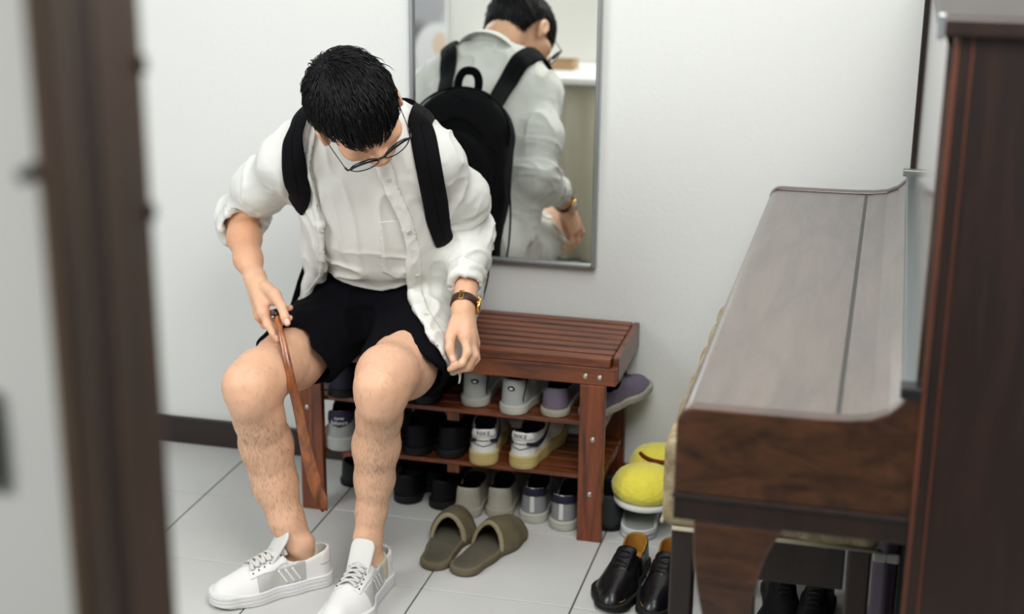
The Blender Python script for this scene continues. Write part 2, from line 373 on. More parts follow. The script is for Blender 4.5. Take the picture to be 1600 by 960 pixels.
# ================================================================== upright piano along the right wall
M_wal = wood('walnut_veneer', (34, 21, 14), (80, 49, 30), .3, .35, scale=(3, 3, 7), figure=2.2, bump=.05, nsc=2.2)
M_case = wood('walnut_case', (20, 11, 8), (42, 23, 15), .42, .08, scale=(14, 14, 1.6), figure=.6, bump=.05)
M_lid = wood('walnut_lid_sheen', (66, 54, 47), (98, 82, 72), .33, .8, scale=(9, 1.2, 9), figure=.8, bump=.05)  # same walnut, with the grey sheen of the reflected wall put into its colour
M_edge = wood('walnut_edge', (66, 32, 20), (98, 52, 32), .35, .3, scale=(10, 10, 1.5), figure=.4)
PY0, PY1 = 1.95, 3.45
pn = empty('upright_piano', (.1, 2.7, 0), 'dark walnut upright piano with closed keyboard lid against the right wall', 'piano')
def pp(name, me, m, **k):
    o = put(name, me, m, pn, **k); o.location = (-.1, -2.7, 0); return o
def pbx(name, *a, **k):
    o = box(name, *a, pn, **k); o.location = (-.1, -2.7, 0); return o
def arc(cx, cz, r, a0, a1, n=8): return [(cx + r * math.cos(math.radians(a0 + (a1 - a0) * i / n)), cz + r * math.sin(math.radians(a0 + (a1 - a0) * i / n))) for i in range(n + 1)]
# lid surface: rounded front, nearly flat, sweeping up to the panel
top = arc(-.228, .836, .024, 180, 90, 8) + [(-.15, .8605), (-.06, .8615), (-.02, .8635), (.01, .868), (.032, .878), (.047, .893), (.056, .912)]
def off(prof, d): return [(x, z - d) for x, z in prof]
cheek = [(x, z + .004) for x, z in top] + [(.080, .914), (.080, .735), (-.252, .735)]
for y0, y1 in ((PY0, PY0 + .028), (PY1 - .028, PY1)):
    pp('cheek', prism_mesh(cheek, y0, y1, 'y', .003), M_wal)
split = [p for p in top if p[0] <= -.05]; xs = -.035; zs = .862
fp = [(-.252, .775)] + split + [(xs - .002, zs), (xs - .002, zs - .012), (-.22, .84), (-.235, .83), (-.238, .775)]
pp('keyboard_lid', prism_mesh(fp, PY0 + .031, PY1 - .031, 'y', .001), M_lid)
rp = [(xs + .002, zs)] + [p for p in top if p[0] > -.03] + [(.066, .912), (.066, .9), (.03, .86), (xs + .002, .85)]
pp('lid_back_panel', prism_mesh(rp, PY0 + .031, PY1 - .031, 'y', .001), M_lid)
pp('hinge_strip', prism_mesh([(xs - .0035, zs + .0005), (xs + .0035, zs + .0008), (xs + .003, zs - .003), (xs - .003, zs - .003)], PY0 + .031, PY1 - .031, 'y'), mat('hinge_dark', (66, 66, 60), .4, metal=.5))
pbx('key_slip', -.25, -.236, PY0 + .03, PY1 - .03, .735, .776, M_wal, bev=.002)
pbx('key_bed', -.252, .30, PY0 + .002, PY1 - .002, .693, .733, M_case, bev=.003)
pbx('trim_strip', -.254, .08, PY0 - .002, PY1 + .002, .728, .735, M_case, bev=.002)
# case
pbx('side_panel', .074, .44, PY0 - .004, PY0 + .03, .0, 1.385, M_case, bev=.003)
pbx('edge_strip', .0715, .0775, PY0 - .0055, PY0 + .012, .0, 1.385, M_edge, bev=.001)
pbx('edge_strip', .092, .095, PY0 - .0055, PY0 - .0035, .0, 1.385, M_edge)
pbx('side_panel', .074, .44, PY1 - .03, PY1 + .004, .0, 1.385, M_case, bev=.003)
M_gloss = wood('gloss_panel', (50, 32, 24), (80, 54, 40), .12, 1, scale=(10, 1.2, 10), figure=.6, bump=0, spec=1)
pbx('upper_panel', .064, .084, PY0 + .03, PY1 - .03, .912, 1.37, M_gloss, bev=.001)
pbx('far_stile', .055, .067, PY1 - .028, PY1 - .006, .925, 1.40, M_case, bev=.002)
pbx('panel_ledge', .048, .075, PY0 + .035, PY1 - .035, .906, .918, mat('ledge_metal', (122, 130, 130), .35, metal=.6), bev=.003)
pbx('ledge_cap', .040, .084, PY1 - .05, PY1 - .03, .912, .928, mat('cap_grey', (132, 134, 128), .4, metal=.4), bev=.003)
pbx('ledge_cap', .044, .076, PY0 - .004, PY0 + .030, .906, .922, mat('cap_black', (20, 20, 22), .4), bev=.003)
pbx('case_lid', .050, .46, PY0 - .02, PY1 + .02, 1.385, 1.412, M_case, bev=.006)
pbx('lid_corner', .0485, .058, PY0 - .0215, PY0 - .012, 1.382, 1.414, M_alu, bev=.002)
pbx('lower_panel', .13, .15, PY0 + .03, PY1 - .03, .06, .693, M_case, bev=.002)
pbx('bottom_board', .05, .44, PY0 + .03, PY1 - .03, .0, .07, M_case, bev=.003)
pbx('back_board', .42, .44, PY0 + .03, PY1 - .03, .07, 1.385, M_case)
# console legs (curved brackets)
legp = catmull([(-.222, .693), (-.221, .64), (-.208, .56), (-.18, .45), (-.15, .33), (-.138, .2), (-.142, .0)], 6) + catmull([(-.08, .0), (-.085, .2), (-.1, .33), (-.125, .45), (-.132, .56), (-.128, .60), (-.118, .645), (-.098, .693)], 6)
for y0 in (PY0 + .004, PY1 - .05): pp('leg', prism_mesh([tuple(p) for p in legp], y0, y0 + .045, 'y', .004), M_wal)
pbx('leg_foot', -.17, .07, PY0 + .004, PY0 + .05, 0, .045, M_case, bev=.004); pbx('leg_foot', -.17, .07, PY1 - .05, PY1 - .004, 0, .045, M_case, bev=.004)
for px_, pz in ((.10, 1.03),): pass

# stool tucked under the keyboard
st = empty('piano_stool', (-.13, 2.66, 0), 'dark wooden piano stool tucked under the keyboard with a padded beige seat', 'stool')
M_st = wood('stool_wood', (24, 15, 13), (48, 30, 24), .5, .1, scale=(8, 8, 1), figure=.5)
sx0, sx1, sy0, sy1 = -.172, .168, -.40, .42
for lx in (sx0 + .008, sx1 - .046):
    for ly in (sy0 + .01, sy1 - .05): box('leg', lx, lx + .038, ly, ly + .038, 0, .528, M_st, st, .004)
box('apron', sx0 + .05, sx1 - .05, sy0 + .055, sy0 + .075, .43, .528, M_st, st, .002); box('apron', sx0 + .05, sx1 - .05, sy1 - .04, sy1 - .02, .43, .528, M_st, st, .002)
box('apron', sx0 + .018, sx0 + .038, sy0 + .048, sy1 - .05, .43, .528, M_st, st, .002); box('apron', sx1 - .038, sx1 - .018, sy0 + .048, sy1 - .05, .43, .528, M_st, st, .002)
bm = bmesh.new(); box_bm(bm, sx0 - .012, sx1, sy0, sy1, .530, .686, .022, 5)
bmesh.ops.subdivide_edges(bm, edges=[e for e in bm.edges if e.calc_length() > .1], cuts=24, use_grid_fill=True)
for v in bm.verts:
    q = v.co; v.co.z += min(0, .004 * math.sin(q.y * 40 + q.x * 9) + .003 * math.sin(q.x * 60) - .003); v.co.x += .002 * math.sin(q.y * 45)
put('cushion', bm_mesh(bm), mat('woven_beige', (176, 162, 132), .95, .1, noise=.5, nscale=45, rgb2=(126, 112, 86), bump=1, bscale=160), st, smooth=True)
tube('piping', [(sx0 + .01, sy0 + .002, .533), (sx1, sy0 + .002, .533)], .004, mat('cream_piping', (190, 182, 160), .9), st, n=1)
tube('piping', [(sx0 - .009, sy0 + .02, .535), (sx0 - .009, sy1 - .02, .535)], .004, MATS['cream_piping'], st, n=1)
# ================================================================== slatted shoe bench
M_b = wood('cherry_stain', (44, 19, 9), (134, 68, 30), .4, .3, scale=(1.3, 14, 14), figure=.9)
M_bl = wood('cherry_stain_upright', (52, 21, 9), (138, 68, 29), .42, .25, scale=(14, 14, 1.3), figure=.9)
M_bolt = mat('bolt_steel', (190, 184, 170), .3, metal=.9)
bn = empty('shoe_bench', (-.98, 3.42, 0), 'reddish brown slatted shoe bench with two shelves under the mirror', 'bench')
def bbx(name, *a, **k):
    o = box(name, *a, bn, **k); o.location = (.98, -3.42, 0); return o
BX0, BX1, BY0, BY1 = -1.397, -.565, 3.26, 3.575
ns = 8; pit = (BY1 - BY0) / ns
for i in range(ns):
    y0 = BY0 + i * pit; bbx('slat', BX0 + .006, BX1 - .016, y0, y0 + pit - .012, .447, .470, M_b, bev=.0025)
bbx('front_rail', BX0, BX1 - .002, BY0 + .001, BY0 + .022, .402, .446, M_b, bev=.0025)
bbx('back_rail', BX0, BX1 - .002, BY1 - .02, BY1, .402, .446, M_b, bev=.0025)
for x in (BX0, BX1 - .015): bbx('side_rail', x, x + .015, BY0 + .0225, BY1 - .0005, .402, .466, M_b, bev=.002)
for x in (-1.15, -.80): bbx('batten', x, x + .03, BY0 + .023, BY1 - .021, .425, .446, M_b)
legs = {}
for nm, x in (('l', -1.36), ('r', -.652)):
    for y in (BY0 + .0, BY1 - .023):
        bbx('leg', x, x + .06, y + (.0 if y < 3.3 else .0), y + .022, 0, .4015, M_bl, bev=.0025)
for z in (.300, .163):
    n2 = 6; d = (BY1 - BY0 - .05) / n2
    for i in range(n2):
        y0 = BY0 + .024 + i * d; bbx('shelf_slat', -1.355, -.597, y0, y0 + d - .010, z - .011, z, M_b, bev=.0015)
    for x in (-1.352, -.985, -.632): bbx('shelf_cleat', x, x + .03, BY0 + .026, BY1 - .026, z - .033, z - .0115, M_bl, bev=.0015)
def bolt(x, z):
    o = put('bolt', lathe_mesh([(0, .0035), (.0022, .0035), (.0025, .0022), (.004, .0025), (.0062, .002), (.0068, 0)], 14), M_bolt, bn, smooth=True); o.location = (x + .98, BY0 - 3.42, z); o.rotation_euler = (PI / 2, 0, 0)
for x, z in ((-.639, .423), (-.605, .422), (-.618, .265), (-.622, .124), (-1.338, .275), (-1.343, .131), (-1.345, .423), (-1.375, .423)): bolt(x, z)
# ================================================================== footwear
def plan2d(X, Y, S):
    """sole outline: heel, waist, ball, toe circles"""
    L = S.get('L', .285); wd = S.get('w', 1.0); pt = S.get('toe', 1.0)
    C = [(.036 * L / .285, 0, .0335 * wd), (.105 * L / .285, -.001, .0315 * wd), (.190 * L / .285, .004, .0475 * wd), (L - .046 * pt, -.003, .040 * wd * pt)]
    d = None
    for (ax, ay, ra), (bx, by, rb) in zip(C, C[1:]):
        ex, ey = bx - ax, by - ay; t = np.clip(((X - ax) * ex + (Y - ay) * ey) / (ex * ex + ey * ey), 0, 1)
        q = np.sqrt((X - ax - ex * t) ** 2 + (Y - ay - ey * t) ** 2) - (ra + (rb - ra) * t)
        d = q if d is None else smin(d, q, .02)
    return d + 0 * X
def shoe_arrays(S):
    L = S.get('L', .285); h = S.get('h', .0028); out = {}
    zs = S.get('sole', .026)
    # upper
    f = Field((-.015, -.066, 0), (L + .02, .066, .14), h); sl, (X, Y, Z) = f.all()
    pl = plan2d(X, Y, S)
    hx = np.array(S.get('tx', [0, .03, .07, .10, .125, .16, .20, .24, L])) * L / .285; hz = np.array(S.get('tz', [.098, .092, .074, .078, .094, .080, .066, .056, .045]))
    top = np.interp(X.ravel(), hx, hz)[:, None, None] * S.get('high', 1.0); kk = np.interp(X, [.11, .17], [.014, S.get('round', .035)]); ar_ = np.interp(X, [.10, .17], [.08, S.get('arch', .35)])
    lean = S.get('lean', .16)
    body = smax(pl + .0015 + lean * (Z - zs) * (.35 + .65 * np.clip((X / L), 0, 1)), Z - top + 1.2 * (Y * Y) / .05 * ar_, kk)
    body = np.maximum(body, zs - .006 - Z)
    cx = S.get('throat', .125) * L / .285; th = S.get('th', .0055)
    cav = np.maximum(pl + th + .0015 + lean * (Z - zs) * .5, zs + .002 - Z); cav = smax(cav, (X - cx) - (Z - .03) * S.get('tslope', -.15), .012)
    slot = S.get('slot', 0)
    if slot:  # lacing gap
        sd = np.maximum(np.abs(Y) - .010 - .004 * X / L, np.abs(X - (cx + .03)) - .05); sd = np.maximum(sd, (top - .012) - Z); cav = np.minimum(cav, sd)
    f.F = smax(body, -cav, .004).astype(np.float32)
    V, Q = f.mesh(); V = smooth_v(V, Q, 2, .4); out['upper'] = (V, Q)
    # sole
    f = Field((-.02, -.07, -.005), (L + .02, .07, .06), h); sl, (X, Y, Z) = f.all(); pl = plan2d(X, Y, S)
    spring = S.get('spring', .008) * np.clip((X - .19) / .09, 0, 1) ** 2 + 0 * Y
    ztop = zs + S.get('foxing', .0) * np.clip((X - .22) / .05, 0, 1)
    d = smax(pl - S.get('flange', .0025) - S.get('groove', .0008) * np.sin(Z * 700), np.maximum(Z - ztop, spring - Z), .005)
    if S.get('heelblock'): d = np.maximum(d, -np.maximum(np.maximum(np.abs(X - .115) - .03, Z - S['heelblock']), -1 + 0 * Y))
    f.F = d.astype(np.float32); V, Q = f.mesh(); out['sole'] = (smooth_v(V, Q, 1, .4), Q)
    f = Field((-.01, -.06, 0), (L + .01, .06, .06), h * 1.3); sl, (X, Y, Z) = f.all(); pl = plan2d(X, Y, S)
    f.F = smax(pl + th + .001, np.abs(Z - zs - .002) - .003, .003).astype(np.float32); out['insole'] = f.mesh()
    return out
def surf_z(V, x, y, rad=.006):
    """height of the upper's top surface near (x, y)"""
    m = (np.abs(V[:, 0] - x) < rad) & (np.abs(V[:, 1] - y) < rad)
    return V[m, 2].max() if m.any() else .06
def surf_pt(V, x, z, side):
    m = (np.abs(V[:, 0] - x) < .006) & (np.abs(V[:, 2] - z) < .006); y = V[m, 1] * side
    return y.max() * side if m.any() else .03 * side
def build_shoe(name, S, arrays, loc, rz, label, group, mirror=False, scale=1.0, tilt=0, extra=None, parent=None, cat='shoe'):
    r = empty(name, loc) if parent is None else empty(name, loc); r.rotation_euler = (tilt, 0, rz); r.scale = (scale,) * 3
    if parent is not None: r.parent = parent
    else: tag(r, label, cat, group)
    sg = -1 if mirror else 1
    def add(nm, V, Q, m, midx=None, solid=0):
        W = V * np.array((1, sg, 1)); q = Q[:, ::-1] if mirror else Q
        o = put(nm, np_mesh(W, q, nm, midx), m, r)
        if solid: s_ = o.modifiers.new('s', 'SOLIDIFY'); s_.thickness = solid; s_.offset = 0
        return o
    V, Q = arrays['upper']; C = V[Q].mean(1); N = v_normals(V, Q); FN = N[Q].mean(1)
    plc = plan2d(C[:, 0], C[:, 1], S); th_ = S.get('th', .0055); cx_ = S.get('throat', .125) * S.get('L', .285) / .285
    inner = (plc < -th_ * .75) & (C[:, 0] < cx_ - .006) & (FN[:, 2] < .8) & (((FN[:, 1] * C[:, 1] < 0) | (FN[:, 0] > .2)) ) | (FN[:, 0] < -.45) & (plc < -th_) & (C[:, 0] < cx_ + .05) & (C[:, 0] > .06) | (C[:, 2] < S.get('sole', .026) + .012) & (plc < -th_) & (FN[:, 2] > .5) & (C[:, 0] < cx_ + .02)
    ms = [S['mat'], S.get('lining', S['mat'])]
    add('upper', V, Q, ms, inner.astype(int))
    add('sole', *arrays['sole'], S['sole_mat'])
    if S.get('insole_mat'): add('insole', *arrays['insole'], S['insole_mat'])
    for nm, fn, m, off_ in S.get('patches', []):
        mk = fn(C, FN) & ~inner
        if mk.any(): W, q = sub_mesh(V, Q, mk, off_, N); add(nm, W, q, m, solid=.0008)
    if S.get('lace_mat'):
        cx = S.get('throat', .125); n = S.get('laces', 5); lw = S.get('lw', .0032); hw = S.get('lhw', .017)
        for i in range(n):
            x = cx + .004 + i * S.get('lstep', .0135); zc = surf_z(V, x, 0.012) + .003; ze = surf_z(V, x, hw) + .0012
            bm = bmesh.new(); j = .003 * (1 if i % 2 else -1)
            P = catmull([(x - j, -hw * sg, ze), (x - j * .3, -.008 * sg, zc + .001), (x + j * .3, .008 * sg, zc + .002), (x + j, hw * sg, ze)], 5)
            tube_bm(bm, P, lw, 8, .4, (0, 0, 1)); put('lace', bm_mesh(bm), S['lace_mat'], r, smooth=True)
    if S.get('tongue_mat'):
        cx = S.get('throat', .125); bm = bmesh.new(); tl = S.get('tongue_up', .02); W = .019; rows = []
        for a in np.linspace(0, 1, 9):
            x = cx + .055 - a * (.07); z = (surf_z(V, min(max(x, cx + .004), cx + .06), .014) - .003) + max(0, a - .6) * tl / .4
            ww = W * (1 + .25 * a) * (1 if a < .95 else .8)
            rows.append([bm.verts.new((x, y * sg, z - (abs(y) / W) ** 2 * .005)) for y in np.linspace(-ww, ww, 7)])
        for p_, q_ in zip(rows, rows[1:]):
            for k in range(6): bm.faces.new((p_[k], p_[k + 1], q_[k + 1], q_[k]))
        o = put('tongue', bm_mesh(bm), S['tongue_mat'], r, smooth=True); s_ = o.modifiers.new('s', 'SOLIDIFY'); s_.thickness = .005; s_.offset = 0
    if extra: extra(r, V, sg)
    return r
def heel_text(s, size, z, x=-.0, m=None, arc_r=.034, back=None, tiltf=0.0):
    """lettering bent round the heel counter"""
    def f(r, V, sg):
        me = text_mesh(s, size, .0004); mm = (np.abs(V[:, 1]) < .01) & (np.abs(V[:, 2] - z) < .006); xb = V[mm, 0].min() - .0012
        for v in me.vertices:
            a = v.co.x / arc_r; zz = v.co.y; dp = v.co.z
            yy = -math.sin(a) * (arc_r + dp); v.co = (xb + arc_r - math.cos(a) * (arc_r + dp) + tiltf * zz, yy, z + zz)
        put('lettering', me, m, r)
    return f
m_w = mat('white_leather', (214, 214, 210), .5, .4, noise=.06, nscale=20, bump=.1, bscale=300)
m_offw = mat('off_white_canvas', (176, 172, 158), .9, .2, noise=.18, nscale=25, bump=.5, bscale=500)
m_offs = mat('off_white_sole', (166, 162, 146), .7, .3, noise=.25, nscale=18)
m_dark = mat('dark_lining', (26, 26, 30), .9, .1)
m_gry = mat('grey_white_leather', (166, 170, 168), .55, .4, noise=.12, nscale=20)
m_soleg = mat('rubber_pale', (186, 186, 176), .6, .3, noise=.15, nscale=20)
m_purp = mat('purple_grey_canvas', (112, 104, 120), .9, .2, noise=.15, nscale=80, bump=.5, bscale=500)
m_navy = mat('navy_suede', (34, 34, 52), .7, .3)
m_blk = mat('black_leather', (16, 14, 18), .28, .5, noise=.2, nscale=30, bump=.12, bscale=120)
m_blks = mat('black_rubber', (14, 14, 15), .6, .3)
m_silver = mat('silver_grey_fabric', (140, 142, 144), .6, .4, noise=.12, nscale=60)
m_yel = mat('yellowed_rubber', (188, 168, 112), .6, .3, noise=.15, nscale=20)
m_tan = mat('tan_insole', (176, 128, 52), .6, .3, noise=.15, nscale=20)
m_lace_d = mat('dark_lace', (22, 22, 30), .8, .2)
m_lace_w = mat('white_lace', (206, 206, 202), .85, .2, bump=.3, bscale=900)
m_blkcan = mat('black_cloth', (18, 18, 24), .9, .2)

def pair(name, S, spots, labels, group, extra=None, **k):
    A = shoe_arrays(S); out = []
    for i, (x, y, z, rz) in enumerate(spots):
        out.append(build_shoe(name, S, A, (x, y, z), rz, labels[i], group, mirror=(i % 2 == 0), extra=extra, **k))
    return out
D = math.radians
G_top = 'shoes on the upper shelf of the bench'; G_mid = 'shoes on the lower shelf of the bench'; G_flo = 'shoes on the floor under the bench'
# grey-white court sneakers with an oval badge on the heel
def badge(r, V, sg):
    xb = V[(np.abs(V[:, 1]) < .01) & (np.abs(V[:, 2] - .07) < .006), 0].min()
    for i, (rx, rz_, m, d) in enumerate(((.0095, .0065, m_dark, .001), (.006, .0035, m_w, .002))):
        bm = bmesh.new(); bmesh.ops.create_uvsphere(bm, u_segments=16, v_segments=8, radius=1)
        for v in bm.verts: v.co = (v.co.x * .0015 + xb + .0005 - d * .5, v.co.y * rx - .002, v.co.z * rz_ + .066)
        put('heel_badge', bm_mesh(bm), m, r, smooth=True)
    for s_ in (-1, 1):
        P = []
        for t in np.linspace(0, 1, 7):
            z = .032 + .05 * t; x = .018 + .030 * t * t; P.append((x, surf_pt(V, x, z, s_) + .0005 * s_, z))
        tube('curved_stripe', P, .0016, m_dark, r, 6, n=3)
S_B = dict(mat=m_gry, lining=m_dark, sole_mat=m_soleg, insole_mat=m_dark, sole=.024, tz=[.094, .09, .078, .082, .092, .08, .066, .056, .044], lace_mat=m_lace_w, tongue_mat=m_gry, slot=0)
pair('sneaker', S_B, [(-.922, 3.300, .3, D(97)), (-.826, 3.275, .3, D(84))], ['grey-white sneaker with oval heel badge, left of its pair on the upper shelf', 'grey-white sneaker with oval heel badge, right of its pair on the upper shelf'], G_top, badge)
# purple-grey canvas plimsolls
S_C = dict(mat=m_purp, lining=m_dark, sole_mat=m_offs, insole_mat=m_dark, sole=.020, high=.80, lace_mat=m_lace_d, lw=.0022, tongue_mat=m_purp, tongue_up=.008, foxing=.006, round=.025)
pair('canvas_shoe', S_C, [(-.722, 3.285, .3, D(92)), (-.645, 3.300, .3, D(70))], ['purple-grey canvas shoe with white sole, left one at the right end of the upper shelf', 'purple-grey canvas shoe half hidden by the right bench leg, toe sticking out beyond it'], G_top)
# white trainers with dark swooshes and yellowed soles
def swoosh(r, V, sg):
    heel_text('NIKE', .0155, .083, m=m_navy)(r, V, sg)
    for s_ in (-1, 1):
        up = []; lo = []
        for t in np.linspace(0, 1, 16):
            x = .005 + .145 * t; zl = .060 - .012 * math.sin(t * PI) * (1 - t) - .004 * t + .028 * max(0, t - .55) ** 1.2; w_ = .016 * math.sin(PI * min(1, t * .85 + .15)) ** 1.1 * (1 - t * .55) + .0008
            zl = .066 - .016 * math.sin(min(1, t * 1.25) * PI) + .030 * max(0, t - .5) - .003
            for arr, z in ((lo, zl), (up, zl + w_)): arr.append((x, surf_pt(V, x, z, s_) + .0012 * s_, z))
        bm = bmesh.new(); a = [bm.verts.new(p) for p in lo]; b = [bm.verts.new(p) for p in up]
        for k in range(15): bm.faces.new((a[k], a[k + 1], b[k + 1], b[k]))
        o = put('swoosh', bm_mesh(bm), m_navy, r); q = o.modifiers.new('s', 'SOLIDIFY'); q.thickness = .0015; q.offset = 0
    for zz, rr in ((.064, .036), (.050, .037)):
        P = [(.034 - rr * math.cos(a) * 1.0, rr * math.sin(a), zz + .012 * abs(math.sin(a)) * (1 if zz < .06 else .3)) for a in np.linspace(-1.0, 1.0, 11)]
        P = [(V[(np.abs(V[:, 1] - p[1]) < .007) & (np.abs(V[:, 2] - p[2]) < .005), 0].min() - .0004, p[1], p[2]) for p in P]
        tube('heel_stitching', P, .0009, m_navy, r, 5, n=2)
S_D = dict(mat=m_w, lining=m_navy, sole_mat=m_yel, insole_mat=m_dark, sole=.034, tz=[.098, .094, .083, .085, .096, .084, .07, .06, .048], lace_mat=m_lace_w, laces=6, tongue_mat=m_w, tongue_up=.012,
           patches=[('heel_tab', lambda C, N: (C[:, 0] < .028) & (C[:, 2] > .074) & (N[:, 2] < .7), m_w, .001)])
pair('trainer', S_D, [(-.889, 3.268, .163, D(101)), (-.800, 3.272, .163, D(84))], ['white trainer with navy swoosh and yellowed sole, left of pair on lower shelf', 'white trainer with navy swoosh and yellowed sole, right of pair on lower shelf'], G_mid, swoosh)
# grey trainers with a navy heel and white lettering
def nb(r, V, sg):
    m_ = mat('pale_lettering', (206, 208, 214), .6)
    heel_text('new', .0150, .086, m=m_)(r, V, sg); heel_text('balance', .0150, .074, m=m_)(r, V, sg)
S_A = dict(mat=mat('pale_grey_mesh', (150, 154, 150), .7, .3, noise=.25, nscale=90), lining=m_dark, sole_mat=mat('grey_foam', (158, 162, 156), .7, .3), insole_mat=m_dark, sole=.036, high=1.12, w=1.08, lace_mat=m_lace_w,
           patches=[('heel_counter', lambda C, N: (C[:, 0] < .045) & (C[:, 2] > .064 + 3.0 * C[:, 1] ** 2 * 4) & (N[:, 2] < .8), m_navy, .0012)])
pair('running_shoe', S_A, [(-1.258, 3.265, .163, D(101)), (-1.165, 3.265, .163, D(97))], ['grey running shoe with navy heel and white lettering, next to the left bench leg', 'grey running shoe with navy heel, mostly hidden behind the man\'s shin'], G_mid, nb)
# dark shoes
S_G = dict(mat=m_blk, lining=m_dark, sole_mat=m_blks, insole_mat=m_tan, sole=.022, high=.86, heelblock=.012, lace_mat=mat('black_lace', (12, 12, 14), .6), lw=.0018, laces=4, lhw=.012, tongue_mat=m_blk, tongue_up=.010, toe=.92, flange=.004)
m_blk2 = mat('dull_black_leather', (12, 11, 14), .6, .2, noise=.2, nscale=30)
S_G2 = dict(S_G, insole_mat=m_dark, mat=m_blk2, tongue_mat=m_blk2)
pair('dress_shoe', S_G2, [(-1.066, 3.285, .163, D(98)), (-.985, 3.29, .163, D(94))], ['black lace-up shoe just right of the man\'s left shin on the lower shelf', 'black lace-up shoe next to the white trainers on the lower shelf'], G_mid)
pair('dress_shoe', S_G2, [(-1.115, 3.345, .0, D(95)), (-1.022, 3.335, .0, D(88))], ['black shoe on the floor under the bench, just right of the shin', 'black shoe on the floor under the bench, next to the off-white slip-ons'], G_flo)
S_H = dict(S_G2, mat=m_navy, high=.9)
pair('dark_trainer', dict(S_H, sole_mat=m_blks), [(-1.262, 3.272, .3, D(90)), (-1.166, 3.274, .3, D(86))], ['dark navy trainer on the upper shelf next to the left bench leg', 'dark navy trainer on the upper shelf mostly hidden by the man\'s knee'], G_top)
# black slip-on with green-gold trim
m_gold = mat('green_gold_trim', (104, 104, 52), .4, .5, metal=.4)
S_T = dict(mat=m_blkcan, lining=m_dark, sole_mat=m_blks, insole_mat=m_dark, sole=.024, high=.86,
           patches=[('gold_trim', lambda C, N: (C[:, 0] < .12) & (C[:, 2] > .066) & (C[:, 2] < .073), m_gold, .0012), ('pale_label', lambda C, N: (C[:, 0] < .02) & (np.abs(C[:, 1]) < .012) & (C[:, 2] > .05) & (C[:, 2] < .058), mat('pale_label', (150, 156, 156), .5), .0015)])
pair('slip_on_shoe', S_T, [(-1.045, 3.285, .3, D(95)), (-.99, 3.30, .3, D(90))][:1], ['black slip-on with green-gold trim in shadow on the upper shelf'], G_top)
# off-white slip-ons
S_E = dict(mat=m_offw, lining=m_dark, sole_mat=m_offs, insole_mat=m_dark, sole=.024, tz=[.086, .08, .070, .072, .080, .074, .064, .054, .042], throat=.13, foxing=.004)
pair('canvas_slip_on', S_E, [(-.945, 3.306, 0, D(92)), (-.865, 3.324, 0, D(96))], ['off-white canvas slip-on on the floor under the bench, left of its pair', 'off-white canvas slip-on on the floor under the bench, right of its pair'], G_flo)
# silver-grey trainers with navy collar
S_F = dict(mat=m_silver, lining=m_dark, sole_mat=m_soleg, insole_mat=m_dark, sole=.026, lace_mat=m_lace_w, laces=4,
           patches=[('navy_collar', lambda C, N: (C[:, 0] < .06) & (C[:, 2] > .072 - .10 * C[:, 0]) & (N[:, 2] < .8), m_navy, .0012), ('white_stripe', lambda C, N: (C[:, 0] < .02) & (np.abs(C[:, 1]) < .006) & (C[:, 2] > .03) & (C[:, 2] < .072), m_w, .0011),
                    ('collar_piping', lambda C, N: (C[:, 0] < .10) & (N[:, 2] > .75) & (C[:, 2] > .062), m_w, .0006)])
pair('low_trainer', S_F, [(-.778, 3.320, 0, D(93)), (-.700, 3.296, 0, D(88))], ['silver-grey trainer with navy heel collar, left of its pair on the floor', 'silver-grey trainer with navy heel collar, beside the right front bench leg'], G_flo)
# black lace-ups standing on the floor by the piano, toes to the camera
pair('leather_shoe', dict(S_G, h=.0024, lining=m_tan, slot=0), [(-.487, 3.195, 0, D(-95)), (-.405, 3.19, 0, D(-91))][::1], ['black leather lace-up shoe with yellow insole, left of its pair beside the piano stool', 'black leather lace-up shoe partly hidden behind the piano stool leg'], 'black leather shoes beside the stool')
pair('leather_shoe', S_G2, [(-.165, 3.15, 0, D(-80)), (-.06, 3.12, 0, D(-95))], ['black leather shoe in the dark under the piano, left of its pair', 'black leather shoe in the dark under the piano, right of its pair'], 'black shoes under the piano')
# dark flat shoe behind the left leg, dark bundle right of the bench
build_shoe('flat_shoe', S_E, shoe_arrays(dict(S_E, high=.8)), (-1.33, 3.40, 0), D(25), 'dark grey flat shoe on the floor behind the left bench leg', None) if False else None
S_FL = dict(mat=mat('charcoal_cloth', (52, 56, 56), .9, .2), lining=m_dark, sole_mat=m_blks, insole_mat=m_dark, sole=.018, high=.75)
build_shoe('flat_shoe', S_FL, shoe_arrays(S_FL), (-1.325, 3.44, 0), D(8), 'charcoal flat shoe on the floor behind the left front bench leg', None)
build_shoe('dark_shoe', S_FL, shoe_arrays(dict(S_FL, high=1.0)), (-.585, 3.325, 0), D(96), 'charcoal shoe squeezed between the bench leg and the white slippers', None)

